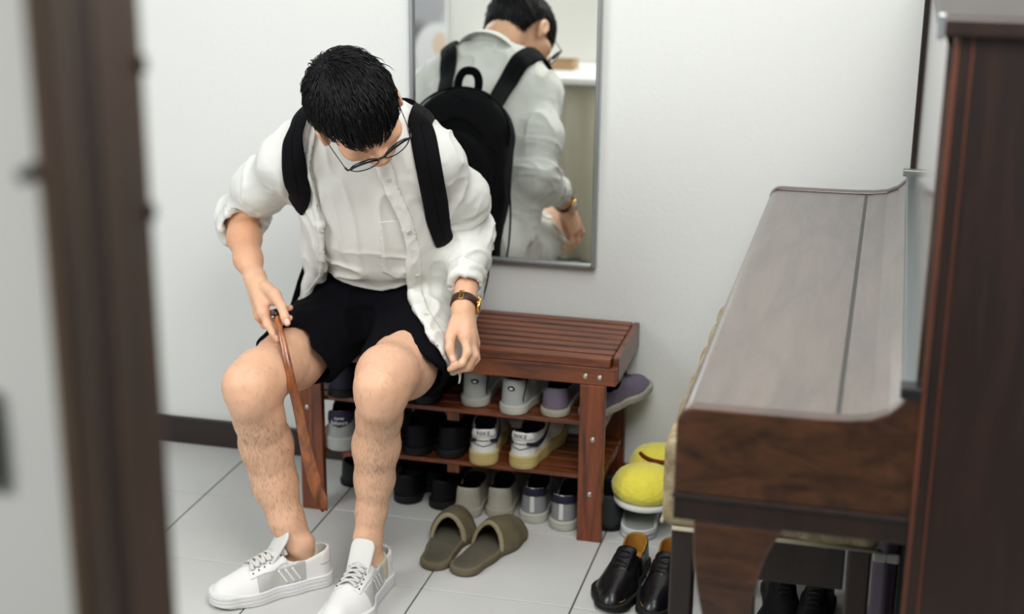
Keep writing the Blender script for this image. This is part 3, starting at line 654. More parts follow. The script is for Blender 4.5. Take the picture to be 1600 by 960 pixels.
# olive house slippers (mules)
def slipper_arrays(L=.285, h=.003, vamp=.062, w=1.08, sole=.020):
    S = dict(L=L, w=w); f = Field((-.01, -.07, -.004), (L + .02, .07, .03), h); _, (X, Y, Z) = f.all(); pl = plan2d(X, Y, S)
    f.F = smax(pl, np.maximum(Z - sole - .003 * np.clip(-(pl + .012) / -.012, 0, 1), -Z), .009).astype(np.float32); out = {'sole': f.mesh()}
    f = Field((-.01, -.07, .0), (L + .02, .07, .03), h); _, (X, Y, Z) = f.all(); pl = plan2d(X, Y, S)
    f.F = smax(pl + S['w'] * .006, np.abs(Z - sole) - .0022, .003).astype(np.float32); out['footbed'] = f.mesh()
    f = Field((.08, -.08, .0), (L + .02, .08, .1), h); _, (X, Y, Z) = f.all(); pl = plan2d(X, Y, S)
    top = vamp - .030 * np.clip((X - .15) / .13, 0, 1) ** 1.5
    o = smax(pl + .0 + .25 * np.maximum(Z - .02, 0), Z - top + 9 * Y * Y, .035); o = np.maximum(o, .010 - Z)
    i = smax(pl + .006 + .25 * np.maximum(Z - .02, 0), Z - top + 9 * Y * Y + .006, .035); i = np.maximum(i, .012 - Z)
    edge = (.130 + .9 * (Z - .02) * .35 + 4 * Y * Y) - X
    d = smax(smax(o, -i, .002), edge, .005); f.F = d.astype(np.float32); out['vamp'] = f.mesh()
    rim = smax(smax(o, -i, .002) - .0022, np.abs(edge + .002) - .0035, .003); f.F = np.maximum(rim, .012 - Z).astype(np.float32); out['rim'] = f.mesh()
    return out
def slipper(name, A, loc, rz, label, group, ms, mirror=False, tilt=0, scale=1, cat='slipper', lip=0):
    r = empty(name, loc, label, cat, group); r.rotation_euler = (tilt, 0, rz); r.scale = (scale,) * 3; sg = -1 if mirror else 1
    if lip: tube('footbed_rim', [(.15, -.044, .013), (.09, -.040, .013)] + [(.036 * .95 - .041 * math.cos(a), .041 * math.sin(a), .013) for a in np.linspace(-PI / 2, PI / 2, 11)] + [(.09, .040, .013), (.15, .044, .013)], .0035, ms['rim'], r, 8, n=3)
    for k, (V, Q) in A.items():
        V = smooth_v(V, Q, 2, .4) * np.array((1, sg, 1)); put(k, np_mesh(V, Q[:, ::-1] if mirror else Q), ms[k], r)
m_olv = mat('olive_felt', (112, 104, 84), .95, .1, noise=.25, nscale=35, bump=.4, bscale=500)
m_olvd = mat('olive_footbed', (92, 88, 76), .85, .2, noise=.3, nscale=16)
m_olvr = mat('olive_binding', (142, 132, 106), .9, .2)
#SA
SA = slipper_arrays(vamp=.080, w=1.12)
ms = dict(sole=m_olv, footbed=m_olvd, vamp=m_olv, rim=m_olvr)
slipper('house_slipper', SA, (-.940, 3.010, 0), D(92), 'olive brown house slipper, left of the pair on the tiles', 'olive house slippers on the tiles', ms, True)
slipper('house_slipper', SA, (-.875, 3.000, 0), D(75), 'olive brown house slipper, right of the pair on the tiles', 'olive house slippers on the tiles', ms, False)
# stacked white slippers by the wall and a plain yellow plush pair on top
m_ws = mat('white_slipper', (204, 206, 204), .6, .3); m_wsd = mat('white_slipper_bed', (146, 150, 150), .7, .3)
SW = slipper_arrays(L=.27, vamp=.062, w=1.34, sole=.012)
wm = dict(sole=m_ws, footbed=m_wsd, vamp=m_wsd, rim=m_ws)
slipper('white_slipper', SW, (-.508, 3.300, 0), D(97), 'white slipper at the bottom of the stack by the wall', 'stacked white slippers by the wall', wm, lip=1)
slipper('white_slipper', SW, (-.506, 3.293, .0165), D(97), 'white slipper on top of the stack by the wall', 'stacked white slippers by the wall', wm, True, lip=1)
m_pl = mat('yellow_plush', (244, 232, 84), .95, .1, sheen=.5, noise=.08, nscale=50, bump=1, bscale=350)
m_plw = mat('plush_sole', (214, 216, 214), .8, .2); m_plr = mat('plush_band', (104, 44, 26), .8, .2); m_plg = mat('lime_cloth', (186, 196, 96), .9, .1)
def plush(loc, rot, label, sc, band):
    r = empty('plush_slipper', loc, label, 'slipper', 'yellow plush slippers by the wall'); r.rotation_euler = rot; r.scale = (sc,) * 3
    f = Field((-.09, -.09, -.02), (.09, .09, .10), .003)
    f.ell((0, 0, .03), (.082, .066, .042), .02); f.ell((0, .005, .052), (.064, .05, .026), .03)
    _, (X, Y, Z) = f.all(); f.F = smax(f.F, .006 - Z, .006).astype(np.float32)
    V, Q = f.mesh(); N = v_normals(V, Q); V = V + N * (vnoise(V, 160) * .0012)[:, None]; put('plush_body', np_mesh(V, Q), m_pl, r)
    f = Field((-.09, -.09, -.02), (.09, .09, .02), .003); _, (X, Y, Z) = f.all()
    f.F = smax(np.sqrt((X / .078) ** 2 + (Y / .068) ** 2) * .07 - .07, np.abs(Z) - .007, .006).astype(np.float32); V, Q = f.mesh(); put('plush_sole', np_mesh(V, Q), m_plw, r)
    f = Field((-.06, -.06, -.04), (.06, .06, .0), .003); f.ell((0, 0, -.012), (.045, .04, .016)); V, Q = f.mesh(); put('lime_underside', np_mesh(V, Q), m_plg, r)
    if band: tube('brown_band', [(.058 * math.cos(a) * 1.0, .054 * math.sin(a), .066) for a in np.linspace(PI * 1.05, PI * 1.95, 13)], .006, m_plr, r, 8, n=2)
plush((-.503, 3.36, .088), (0.12, 0, 0), 'plain yellow plush slipper lying on the stack of white slippers', 1.0, False)
plush((-.486, 3.47, .104), (0.1, 0.05, .3), 'yellow plush slipper with a brown band leaning at the wall behind the first', .95, True)
# umbrellas leaning under the piano
for nm, x, y, c, lab in (('folded_umbrella', .058, 2.52, (108, 96, 118), 'mauve folded umbrella standing under the piano'), ('walking_cane', .090, 2.54, (150, 154, 150), 'pale grey cane standing beside the mauve umbrella under the piano')):
    r = empty(nm, (x, y, 0), lab, 'umbrella' if 'umb' in nm else 'cane')
    m_ = mat(nm + '_cloth', c, .6)
    if 'umb' in nm:
        prof = [(0, 0), (.006, .002), (.008, .03), (.018, .08), (.020, .3), (.022, .55), (.006, .6), (.004, .66), (0, .66)]
        me = lathe_mesh(prof, 20)
        for v in me.vertices:
            a = math.atan2(v.co.y, v.co.x); s_ = 1 + .15 * math.sin(a * 5 + v.co.z * 30); v.co.x *= s_; v.co.y *= s_
        put('canopy', me, m_, r, smooth=True); box('strap', -.023, .023, -.023, .023, .40, .42, m_w, r, .004)
    else:
        put('shaft', lathe_mesh([(0, 0), (.011, 0), (.012, .02), (.009, .025), (.009, .62), (0, .62)], 16), m_, r, smooth=True)
        tube('grip', [(0, 0, .6), (0, 0, .63), (0, -.03, .655), (0, -.06, .63)], .011, M_st, r, 10)
# ================================================================== the seated man
CEN = (-1.12, 3.3, .47)
man = empty('person', CEN, 'seated man in open white shirt and black shorts, head bowed, holding a wooden shoehorn', 'person')
def mp(name, V, Q, m, parent=None, midx=None, colors=None, solid=0):
    o = put(name, np_mesh(np.asarray(V) - np.array(CEN), Q, name, midx, colors), m, man if parent is None else parent)
    if parent is not None: o.location = (0, 0, 0)
    if solid: s_ = o.modifiers.new('s', 'SOLIDIFY'); s_.thickness = solid; s_.offset = 0
    return o
pelvis = (-1.125, 3.34, .57)
hipR = (-1.215, 3.29, .555); hipL = (-1.035, 3.29, .555)
shR = (-1.280, 3.07, .935); shL = (-.956, 3.08, .952)
neckb = (-1.10, 3.04, 1.02)
kneeR = (-1.2700, 2.7900, 0.4970); kneeL = (-0.9900, 2.8300, 0.5020)
elR = (-1.4630, 3.2000, 0.7650); wrR = (-1.3470, 3.0000, 0.6780)
elL = (-0.9160, 3.2500, 0.7450); wrL = (-0.8750, 3.0450, 0.6330)
# head frame: lateral (his left), forward (face), up (crown)
HC = np.array((-1.0520, 2.8700, 1.0920))
camv = npn(np.array((0, 0, 1.6)) - HC); ir = npn(np.array((.969, .246, .009))); ir = npn(ir - camv * (ir @ camv)); iu = np.cross(camv, ir)
a_ = math.radians(28); HL = npn(.885 * ir + .465 * iu); dn = npn(.465 * ir - .885 * iu)
ta = math.radians(28); HU = math.cos(ta) * camv - math.sin(ta) * dn; HF = math.cos(ta) * dn + math.sin(ta) * camv
HM = np.stack([HL, HF, HU])
def H(l, f_, u): return HC + HL * l + HF * f_ + HU * u
tax = npn((0, -.32, .50)); tdep = npn((0, -tax[2], tax[1])) * 1.0   # torso axis, torso forward
TM = np.stack([np.array((1., 0, 0)), tdep, tax])
# ---- body
bf = Field((-1.56, 2.58, .02), (-.72, 3.56, 1.27), .0037)
def torso(f, g, k=.04, lower=True):
    f.ell((-1.118, 3.13, .875), (.168 + g, .105 + g, .185 + g), k, TM)
    f.ell((-1.125, 3.235, .72), (.150 + g, .112 + g, .17 + g), k, TM)
    if lower: f.ell(pelvis, (.165 + g, .12 + g, .105 + g), k)
    f.chain([shR, (-1.20, 3.05, .985), neckb, (-1.02, 3.06, .995), shL], [.050 + g, .052 + g, .058 + g, .052 + g, .050 + g], k)
torso(bf, -.012)
bf.chain([neckb, H(0, -.045, -.075), H(0, -.04, -.03)], [.056, .054, .06], .03)
bf.chain([hipR, (-1.2670, 3.0000, 0.4950), (-1.2700, 2.8400, 0.5030), kneeR], [.085, .070, .058, .052], .03)
bf.chain([hipL, (-1.0030, 3.0000, 0.5010), (-0.9950, 2.8700, 0.5250), kneeL], [.085, .072, .060, .052], .03)
bf.chain([kneeR, (-1.2760, 2.8300, 0.4180), (-1.2780, 2.8700, 0.3340), (-1.2660, 2.8800, 0.2390), (-1.2350, 2.8700, 0.1540), (-1.2100, 2.8680, 0.1030), (-1.203, 2.885, .06)], [.047, .053, .057, .049, .037, .030, .028], .02)
bf.cone((-1.2850, 2.7850, 0.5030), (-1.2750, 2.7800, 0.4650), .034, .028, .05)
bf.chain([kneeL, (-1.0090, 2.8600, 0.4370), (-1.0280, 2.8900, 0.3510), (-1.0390, 2.9050, 0.2630), (-1.0460, 2.9000, 0.1870), (-1.0500, 2.8850, 0.1280), (-1.045, 2.89, .06)], [.047, .047, .050, .042, .032, .0285, .031], .02)
bf.cone((-0.9930, 2.8000, 0.5240), (-0.9930, 2.8050, 0.4820), .036, .030, .05)
bf.cone((-1.208, 2.878, .055), (-1.255, 2.832, .045), .028, .016, .02); bf.cone((-1.045, 2.89, .06), (-1.055, 2.80, .045), .028, .016, .02)
bf.ell((-1.1860, 2.8680, 0.1090), (.010, .010, .012), .02)
bf.chain([shR, elR], [.045, .036], .03); bf.chain([elR, (-1.4230, 3.1200, 0.7350), (-1.3840, 3.0500, 0.7050), wrR], [.036, .037, .030, .0215], .02)
bf.chain([shL, elL], [.045, .034], .03); bf.chain([elL, (-0.8910, 3.1600, 0.7060), wrL], [.034, .032, .0225], .02)
# right hand
def hand(f, w_, palm, fingers, k=.005):
    for p, r in palm: f.cone(w_, p, .0185, r, .012)
    for P, R in fingers: f.chain(P, R, k)
kR = [(-1.2930, 2.9150, 0.6270), (-1.3140, 2.9450, 0.6070), (-1.3280, 2.9700, 0.6070), (-1.3350, 2.9900, 0.6160)]
hand(bf, wrR, [(kR[0], .0145), (kR[1], .014), (kR[2], .0135), (kR[3], .013), ((-1.2740, 2.9400, 0.6500), .015)], [
    ([kR[0], (-1.2780, 2.9050, 0.6020), (-1.2630, 2.9000, 0.5850), (-1.2530, 2.8970, 0.5710)], [.0115, .0095, .0085, .0072]),
    ([kR[1], (-1.3090, 2.9550, 0.5840), (-1.2780, 2.9500, 0.5850), (-1.2460, 2.9300, 0.6090)], [.0105, .009, .0085, .0075]),
    ([kR[2], (-1.3230, 2.9850, 0.5820), (-1.2870, 2.9800, 0.5870), (-1.2450, 2.9500, 0.6070)], [.010, .009, .008, .0072]),
    ([kR[3], (-1.3250, 3.0000, 0.5960), (-1.2880, 2.9900, 0.6050), (-1.2490, 2.9650, 0.6260)], [.0095, .0082, .0078, .007]),
    ([(-1.3040, 2.9600, 0.6690), (-1.2670, 2.9250, 0.6640), (-1.2400, 2.8950, 0.6490), (-1.2290, 2.8850, 0.6310), (-1.2230, 2.8820, 0.6180)], [.016, .0135, .0105, .010, .0082])])
kL = [(-0.8590, 3.0000, 0.5830), (-0.8470, 3.0100, 0.5720), (-0.8450, 3.0300, 0.5600), (-0.8520, 3.0500, 0.5560)]
hand(bf, wrL, [(kL[0], .0145), (kL[1], .014), (kL[2], .0135), (kL[3], .0125), ((-0.8850, 3.0150, 0.5940), .013)], [
    ([kL[0], (-0.8460, 2.9800, 0.5540), (-0.8560, 2.9700, 0.5310), (-0.8860, 2.9750, 0.5130)], [.0115, .0095, .0085, .0072]),
    ([kL[1], (-0.8350, 2.9950, 0.5420), (-0.8490, 2.9900, 0.5160), (-0.8780, 2.9900, 0.5030)], [.011, .0095, .0088, .0072]),
    ([kL[2], (-0.8410, 3.0300, 0.5230), (-0.8530, 3.0200, 0.5040), (-0.8760, 3.0200, 0.4960)], [.0105, .009, .0082, .007]),
    ([kL[3], (-0.8510, 3.0550, 0.5210), (-0.8630, 3.0500, 0.5050), (-0.8790, 3.0500, 0.4990)], [.0095, .0082, .0078, .0068]),
    ([(-0.8850, 3.0200, 0.6080), (-0.8910, 3.0000, 0.5800), (-0.8880, 2.9850, 0.5570), (-0.8790, 2.9800, 0.5330)], [.014, .0115, .0105, .0085])])
# head
def he(c, r, k=.012, kind='u', rot=None): bf.ell(H(*c), r, k, HM if rot is None else rot, kind)
he((0, -.012, .022), (.074, .093, .082), .02); he((0, .034, -.040), (.066, .060, .066), .025); he((0, .048, -.088), (.040, .036, .028), .025)
he((0, .076, -.100), (.020, .014, .014), .02); he((0, .072, .018), (.048, .022, .028), .02)
for s_ in (-1, 1):
    he((s_ * .044, .058, -.030), (.024, .028, .022), .015); bf.cone(H(s_ * .012, .086, .010), H(s_ * .042, .074, .012), .008, .006, .012)
    he((s_ * .031, .094, -.008), (.018, .016, .011), .008, 's'); he((s_ * .031, .074, -.010), (.0135, .0125, .0115), .004)
    he((s_ * .012, .101, -.036), (.0085, .010, .0075), .006)
    he((s_ * .088, .010, -.016), (.0095, .019, .031), .008); he((s_ * .096, .014, -.016), (.005, .0105, .021), .004, 's'); he((s_ * .083, .012, -.044), (.007, .009, .010), .006)
bf.cone(H(0, .088, .0), H(0, .112, -.032), .0065, .0105, .010)
he((0, .090, -.060), (.021, .012, .0065), .004); he((0, .089, -.069), (.018, .012, .007), .004); he((0, .088, -.0645), (.022, .020, .0012), .003, 's')
V, Q = bf.mesh(); V = smooth_v(V, Q, 2, .5); N = v_normals(V, Q)
V = V + N * (vnoise(V, 90) * .0006)[:, None]
def near(P, c, r): return np.exp(-((np.linalg.norm(P - np.array(c), axis=1) / r) ** 2))[:, None]
T = np.ones((len(V), 3))
pink = np.array((1.0, .86, .82)); warm = np.array((.93, .80, .70))
for c, r, cl, a in [(kneeL, .06, pink, .7), (kneeR, .06, pink, .6), ((-1.0200, 2.8200, 0.4620), .03, (.85, .66, .58), .5)] + [(p[0][-1], .016, (1.0, .78, .74), .8) for p in []]:
    T = T * (1 - a * near(V, c, r)) + np.array(cl) * a * near(V, c, r)
for c in kR + kL: T = T * (1 - .5 * near(V, c, .014)) + np.array((1, .80, .76)) * .5 * near(V, c, .014)
arm = np.clip(near(V, (-1.4110, 3.1000, 0.7210), .11) + near(V, wrL, .05) * .4 + near(V, H(0, .04, -.03), .09) * .7 + near(V, neckb, .08) * .8, 0, 1); T = T * (1 - arm) + warm * arm
T = T * (1 + .05 * vnoise(V, 45)[:, None] + .03 * vnoise(V, 140)[:, None])
m_skin = mat('skin', (221, 176, 145), .5, .4, sss=.08, attr='tint', bump=.15, bscale=400)
body = mp('body', V, Q, m_skin, colors=T)
BV, BN = V, N
# nails
m_nail = mat('fingernail', (232, 190, 172), .35, .5)
def nail(c, ax, nrm, w_=.0058, l=.0075):
    ax = npn(ax); nrm = npn(np.array(nrm) - ax * (np.array(nrm) @ ax)); sd = np.cross(ax, nrm); bm = bmesh.new(); bmesh.ops.create_uvsphere(bm, u_segments=12, v_segments=8, radius=1)
    for v in bm.verts: q = v.co.copy(); v.co = Vector(np.array(c) - np.array(CEN) + ax * q.x * l + sd * q.y * w_ + nrm * q.z * .0016)
    put('fingernail', bm_mesh(bm), m_nail, body, smooth=True)
nail((-1.2200, 2.8740, 0.6230), np.array((-1.2230, 2.8820, 0.6180)) - np.array((-1.2290, 2.8850, 0.6310)), camv)
nail((-1.2510, 2.8900, 0.5780), np.array((-1.2540, 2.9000, 0.5700)) - np.array((-1.2630, 2.9000, 0.5850)), camv - ir * .4)
nail((-0.8780, 2.9720, 0.5390), np.array((-0.8790, 2.9800, 0.5330)) - np.array((-0.8880, 2.9850, 0.5570)), camv - ir * .3)
# eyebrows
m_hair = mat('black_hair', (5, 5, 8), .5, .28)
# ---- hair: cap plus strands
hf = Field(HC - .15, HC + .15, .0034)
_, (X, Y, Z) = hf.all()
lo_ = [(X - HC[0]) * HM[i][0] + (Y - HC[1]) * HM[i][1] + (Z - HC[2]) * HM[i][2] for i in range(3)]
hf.ell(H(0, -.012, .026), (.086, .106, .090), .01, HM); hf.ell(H(0, -.052, -.03), (.068, .060, .066), .03, HM)
line = np.interp(lo_[1].ravel(), [-.12, -.05, -.025, -.01, .02, .04, .07, .10], [-.100, -.085, -.05, .008, .016, .006, .010, .006]).reshape(lo_[1].shape)
line = line + .028 * np.clip((-lo_[0] - .022) / .03, 0, 1) * np.clip((lo_[1] - .02) / .03, 0, 1)
hf.F = smax(hf.F, line - lo_[2], .008).astype(np.float32)
V, Q = hf.mesh(); N = v_normals(V, Q)
def toloc(P): return (P - HC) @ HM.T
whorl = np.array((-.012, -.062, .095))
Ll = toloc(V); dw = Ll - whorl; ang = np.arctan2(dw[:, 0], dw[:, 1]); V = V + N * (.0022 * np.sin(ang * 46 + 3 * vnoise(V, 40)))[:, None]
hair = mp('hair', V, Q, m_hair)
rs = np.random.RandomState(5); nst = 5600
pick = rs.choice(len(V), nst); R0 = V[pick] + rs.normal(0, .001, (nst, 3)); NN = N[pick]; ok = toloc(R0)[:, 2] > -.085; 
pts = [R0 - NN * .003]; cur = R0.copy(); nsg = 6
cl_ = toloc(R0); base = cl_ - whorl; sw = .35
for k in range(nsg):
    lc = toloc(cur); e = np.stack([lc[:, 0] / .089 ** 2, (lc[:, 1] + .012) / .104 ** 2, (lc[:, 2] - .026) / .090 ** 2], 1); e /= np.linalg.norm(e, axis=1, keepdims=True) + 1e-9
    d = lc - whorl; d[:, 2] -= .01; d = d + .3 * np.cross(e, d); d[:, 1] += .01; d = d - e * (d * e).sum(1, keepdims=True) * 1.0; d /= np.linalg.norm(d, axis=1, keepdims=True) + 1e-9
    d = d + rs.normal(0, .16, d.shape) + e * (.16 - .05 * k); step = .0062 * (1 + .3 * rs.rand(nst, 1)); lc = lc + d * step
    # stay outside the skull
    q = np.sqrt((lc[:, 0] / .090) ** 2 + ((lc[:, 1] + .012) / .105) ** 2 + ((lc[:, 2] - .026) / .091) ** 2); m_ = (q < 1) & (lc[:, 2] > -.01); lc[m_] = (lc[m_] - (0, -.012, .026)) / q[m_][:, None] + (0, -.012, .026)
    cur = HC + lc @ HM; pts.append(cur.copy())
lend = toloc(pts[-1]); lmid = toloc(pts[3]); lim = np.interp(lend[:, 1], [-.05, -.02, .0, .035, .05, .10], [-.12, -.06, .014, .018, -.012, -.014]) + .034 * np.clip((-lend[:, 0] - .022) / .03, 0, 1) * np.clip((lend[:, 1] - .02) / .03, 0, 1); ok &= (lend[:, 2] > lim) | (np.abs(lend[:, 0]) < .03) & (lend[:, 1] < 0)
Pk = np.stack(pts, 1)[ok]; ns = len(Pk)
tg = np.gradient(Pk, axis=1); rf = np.array((.31, .77, .55)); s1 = np.cross(tg, rf); s1 /= np.linalg.norm(s1, axis=2, keepdims=True) + 1e-9; s2 = np.cross(tg, s1); s2 /= np.linalg.norm(s2, axis=2, keepdims=True) + 1e-9
wd = np.array([1, 1, 1, .9, .8, .55, .1])[None, :, None] * .0012
tri = np.stack([Pk + wd * (math.cos(t) * s1 + math.sin(t) * s2) for t in (0, 2.094, 4.189)], 2)   # ns, 7, 3, 3
VV = tri.reshape(-1, 3); idx = np.arange(ns * 7 * 3).reshape(ns, 7, 3); QQ = []
for k in range(3): QQ.append(np.stack([idx[:, :-1, k], idx[:, :-1, (k + 1) % 3], idx[:, 1:, (k + 1) % 3], idx[:, 1:, k]], -1).reshape(-1, 4))
o = mp('hair_strands', VV, np.concatenate(QQ), m_hair, hair); o['kind'] = 'stuff'
# ---- leg hair
m_lh = mat('leg_hair', (92, 66, 52), .6, .3)
mk = (BV[:, 2] > .13) & (BV[:, 2] < .60) & (BV[:, 1] < 3.0) & (np.abs(BN @ camv) < 2) & (BN @ camv > -.35)
ci = np.where(mk)[0]; ncand = len(ci); nlh = 6500; pk = rs.choice(ci, nlh)
kz = BV[pk]; shin = np.clip((.47 - kz[:, 2]) / .05, .12, 1) * np.clip((kz[:, 2] - .12) / .1, .3, 1); keep = rs.rand(nlh) < shin; pk = pk[keep]
P0 = BV[pk]; Nn = BN[pk]; dv = np.stack([rs.normal(0, .4, len(pk)), rs.normal(0, .3, len(pk)), -1 + rs.normal(0, .3, len(pk))], 1); dv -= Nn * (dv * Nn).sum(1, keepdims=True); dv /= np.linalg.norm(dv, axis=1, keepdims=True)
ln = (.007 + .008 * rs.rand(len(pk), 1)); P1 = P0 + dv * ln * .5 + Nn * .0012; P2 = P0 + dv * ln + Nn * (.0014 + .002 * rs.rand(len(pk), 1)); sd = np.cross(dv, Nn) * .00013
VV = np.stack([P0 - sd, P0 + sd, P1 + sd, P1 - sd, P2 + sd * .3, P2 - sd * .3], 1).reshape(-1, 3); b = np.arange(len(pk))[:, None] * 6
o = mp('leg_hair', VV, np.concatenate([b + [0, 1, 2, 3], b + [3, 2, 4, 5]]), m_lh); o['kind'] = 'stuff'

# ---- black shorts
m_short = mat('black_shorts', (9, 8, 14), .95, .1, bump=.5, bscale=700)
sf = Field((-1.40, 2.85, .40), (-.80, 3.52, .76), .004)
sf.ell((-1.125, 3.33, .575), (.185, .135, .12), .03); sf.ell((-1.125, 3.25, .64), (.168, .125, .10), .04, TM)
hR = np.array((-1.2530, 2.9700, 0.4940)); hL = np.array((-0.9970, 2.9700, 0.4880))
sf.cone(hipR, hR, .105, .094, .04, sq=((0, 0, 1), .88)); sf.cone(hipL, hL, .105, .098, .04, sq=((0, 0, 1), .88))
_, (X, Y, Z) = sf.all()
for h_, hip, off_ in ((hR, hipR, -.012), (hL, hipL, -.006)):
    ax = npn(h_ - np.array(hip)); dd = (X - h_[0]) * ax[0] + (Y - h_[1]) * ax[1] + (Z - h_[2]) * ax[2] - off_
    side = (X < -1.135) if h_ is hR else (X >= -1.135)
    ax2 = npn(ax + np.array((0, .25, -.35))); dd = (X - h_[0]) * ax2[0] + (Y - h_[1]) * ax2[1] + (Z - h_[2]) * ax2[2] - off_
    sf.F = np.where(side, smax(sf.F, dd, .004), sf.F)
inn = Field((-1.40, 2.85, .40), (-.80, 3.52, .76), .004); inn.cone(np.array(hipR) * .4 + hR * .6, hR * 1.35 - np.array(hipR) * .35, .083, .090, .01, sq=((0, 0, 1), .88)); inn.cone(np.array(hipL) * .4 + hL * .6, hL * 1.35 - np.array(hipL) * .35, .087, .093, .01, sq=((0, 0, 1), .88))
sf.F = smax(sf.F, -inn.F, .004).astype(np.float32)
dsh = (X + 1.13) * tax[0] + (Y - 3.12) * tax[1] + (Z - .665) * tax[2]; sf.F = smax(sf.F, dsh, .01).astype(np.float32)
V, Q = sf.mesh(); V = smooth_v(V, Q, 2, .5); N = v_normals(V, Q)
V = V + N * (.0045 * (1 - 2 * np.abs(vnoise(V * (1, .45, 1.3), 20))) + .0015 * vnoise(V, 50))[:, None]
mp('shorts', V, Q, m_short)
# ---- t-shirt
XZ = lambda P: (P[:, 0] + (P[:, 1] - 3.1) * .364, P[:, 2] + (P[:, 1] - 3.1) * .274)
m_tee = mat('white_tee', (216, 216, 211), .9, .15, bump=.25, bscale=900)
tf = Field((-1.36, 2.84, .55), (-.86, 3.50, 1.13), .004); torso(tf, .004, lower=False)
tf.ell((-1.120, 3.165, .76), (.150, .110, .15), .05, TM)
_, (X, Y, Z) = tf.all(); hem = (X + 1.13) * tax[0] + (Y - 3.12) * tax[1] + (Z - .622) * tax[2] + .012 * np.sin((X + 1.13) * 16)
tf.F = smax(tf.F, -hem, .006).astype(np.float32); tf.cone(neckb, H(0, 0, -.08), .064, .06, .006, 's')
tf.F = smax(tf.F, -hem - .0, .004).astype(np.float32)
V, Q = tf.mesh(); V = smooth_v(V, Q, 2, .5); N = v_normals(V, Q)
zz = V[:, 2]; lowf = np.clip((.76 - zz) / .10, 0, 1); W = V + .02 * np.stack([vnoise(V, 9), 0 * zz, vnoise(V + 5, 9)], 1)
rdg_ = lambda n: 1.2 * (1 - np.abs(n)) ** 3 - .5
f1 = rdg_(vnoise(W * (.35, .5, 1.4), 26) * 1.3) * .010 * lowf; f2 = (1 - 2 * np.abs(vnoise(W * (1.3, .5, .28), 19))) * .0 + rdg_(vnoise(W * (1.3, .5, .30), 17) * 1.3) * .005 * (1 - lowf * .5)
V = V + N * (f1 + f2)[:, None]; tee = mp('t_shirt', V, Q, m_tee)
C = V[Q].mean(1); qx, qz = XZ(C); pk_ = (polysdf(qx, qz, [(-1.0850, 0.7990), (-1.0120, 0.8160), (-1.0100, 0.6860), (-1.0460, 0.6710), (-1.0810, 0.6870)]) < 0) & (C[:, 1] < 3.2)
Wv, q = sub_mesh(V, Q, pk_, .0012, v_normals(V, Q)); mp('chest_pocket', Wv, q, m_tee, tee, solid=.001)
# breast pocket outline
# ---- open overshirt
m_shirt = mat('white_shirt', (220, 221, 216), .85, .2, bump=.35, bscale=800)
XZ = lambda P: (P[:, 0] + (P[:, 1] - 3.1) * .364, P[:, 2] + (P[:, 1] - 3.1) * .274)
left_edge = [(-1.2100, 1.0770), (-1.2210, 1.0060), (-1.2390, 0.9180), (-1.2330, 0.8530), (-1.2210, 0.7940), (-1.2130, 0.7130), (-1.2200, 0.6620), (-1.2410, 0.6320), (-1.3000, 0.5700)]
right_edge = [(-0.9220, 0.4630), (-0.9630, 0.5330), (-1.0020, 0.5910), (-1.0160, 0.6380), (-1.0200, 0.7270), (-1.0390, 0.8020), (-1.0690, 0.8630), (-1.0900, 0.9340), (-1.0760, 1.0840)]
opening = left_edge + [(-1.3330, 0.4560), (-1.1460, 0.2830), (-0.9420, 0.3680)] + right_edge
rhem = [(-0.9220, 0.4630), (-0.8900, 0.4770), (-0.8630, 0.5120), (-0.8480, 0.5620), (-0.8430, 0.6370), (-0.6330, 0.6540), (-0.6230, 0.2140), (-0.9430, 0.1760)]
lhem = [(-1.3000, 0.5700), (-1.2790, 0.6290), (-1.2670, 0.6710), (-1.2760, 0.7080), (-1.4190, 0.6970), (-1.4410, 0.2180), (-1.3410, 0.2290)]
of = Field((-1.56, 2.84, .44), (-.74, 3.52, 1.14), .0042); torso(of, .017, .04); of.ell((-1.120, 3.165, .76), (.168, .128, .17), .05, TM); of.ell((-1.125, 3.36, .58), (.205, .145, .13), .04)
of.chain([shR, (-1.385, 3.14, .855), elR, (-1.4500, 3.1650, 0.7530)], [.055, .056, .049, .047], .05)
of.chain([shL, (-.915, 3.18, .85), (-0.9210, 3.2500, 0.7480), (-0.9040, 3.1900, 0.7200), (-0.8820, 3.0900, 0.6750)], [.055, .053, .048, .043, .036], .05)
of.cone((-1.4520, 3.1750, 0.7590), (-1.4430, 3.1500, 0.7500), .053, .052, .006)
of.cone((-0.8980, 3.1850, 0.7200), (-0.8950, 3.1600, 0.7090), .049, .047, .005); of.cone((-0.8860, 3.1000, 0.6780), (-0.8830, 3.0900, 0.6720), .036, .036, .004)
of.cone(hipL, hL * .8 + np.array(hipL) * .2, .126, .121, .03, sq=((0, 0, 1), .90)); of.cone((-0.9620, 3.2200, 0.6700), (-0.9300, 3.2600, 0.4890), .055, .040, .04)
of.cone((-1.2660, 3.1600, 0.7090), (-1.2930, 3.1400, 0.5960), .035, .018, .04)
_, (X, Y, Z) = of.all(); sx_, sz_ = X + (Y - 3.1) * .364, Z + (Y - 3.1) * .274
front = (X * 0 + (Y - 3.20) * (-tdep[1]) - (Z - .80) * tdep[2]) * 1.0   # negative in front of the torso's mid surface
front = -((Y - 3.20) * tdep[1] + (Z - .80) * tdep[2]) ; op = np.maximum(polysdf(sx_, sz_, opening), -.02 + front)
of.F = smax(of.F, -op, .004).astype(np.float32)
of.F = smax(of.F, -np.maximum(polysdf(sx_, sz_, rhem), (Y - 3.34)), .004).astype(np.float32); of.F = smax(of.F, -np.maximum(polysdf(sx_, sz_, lhem), (Y - 3.34)), .004).astype(np.float32)
of.F = smax(of.F, .475 - Z, .006).astype(np.float32)
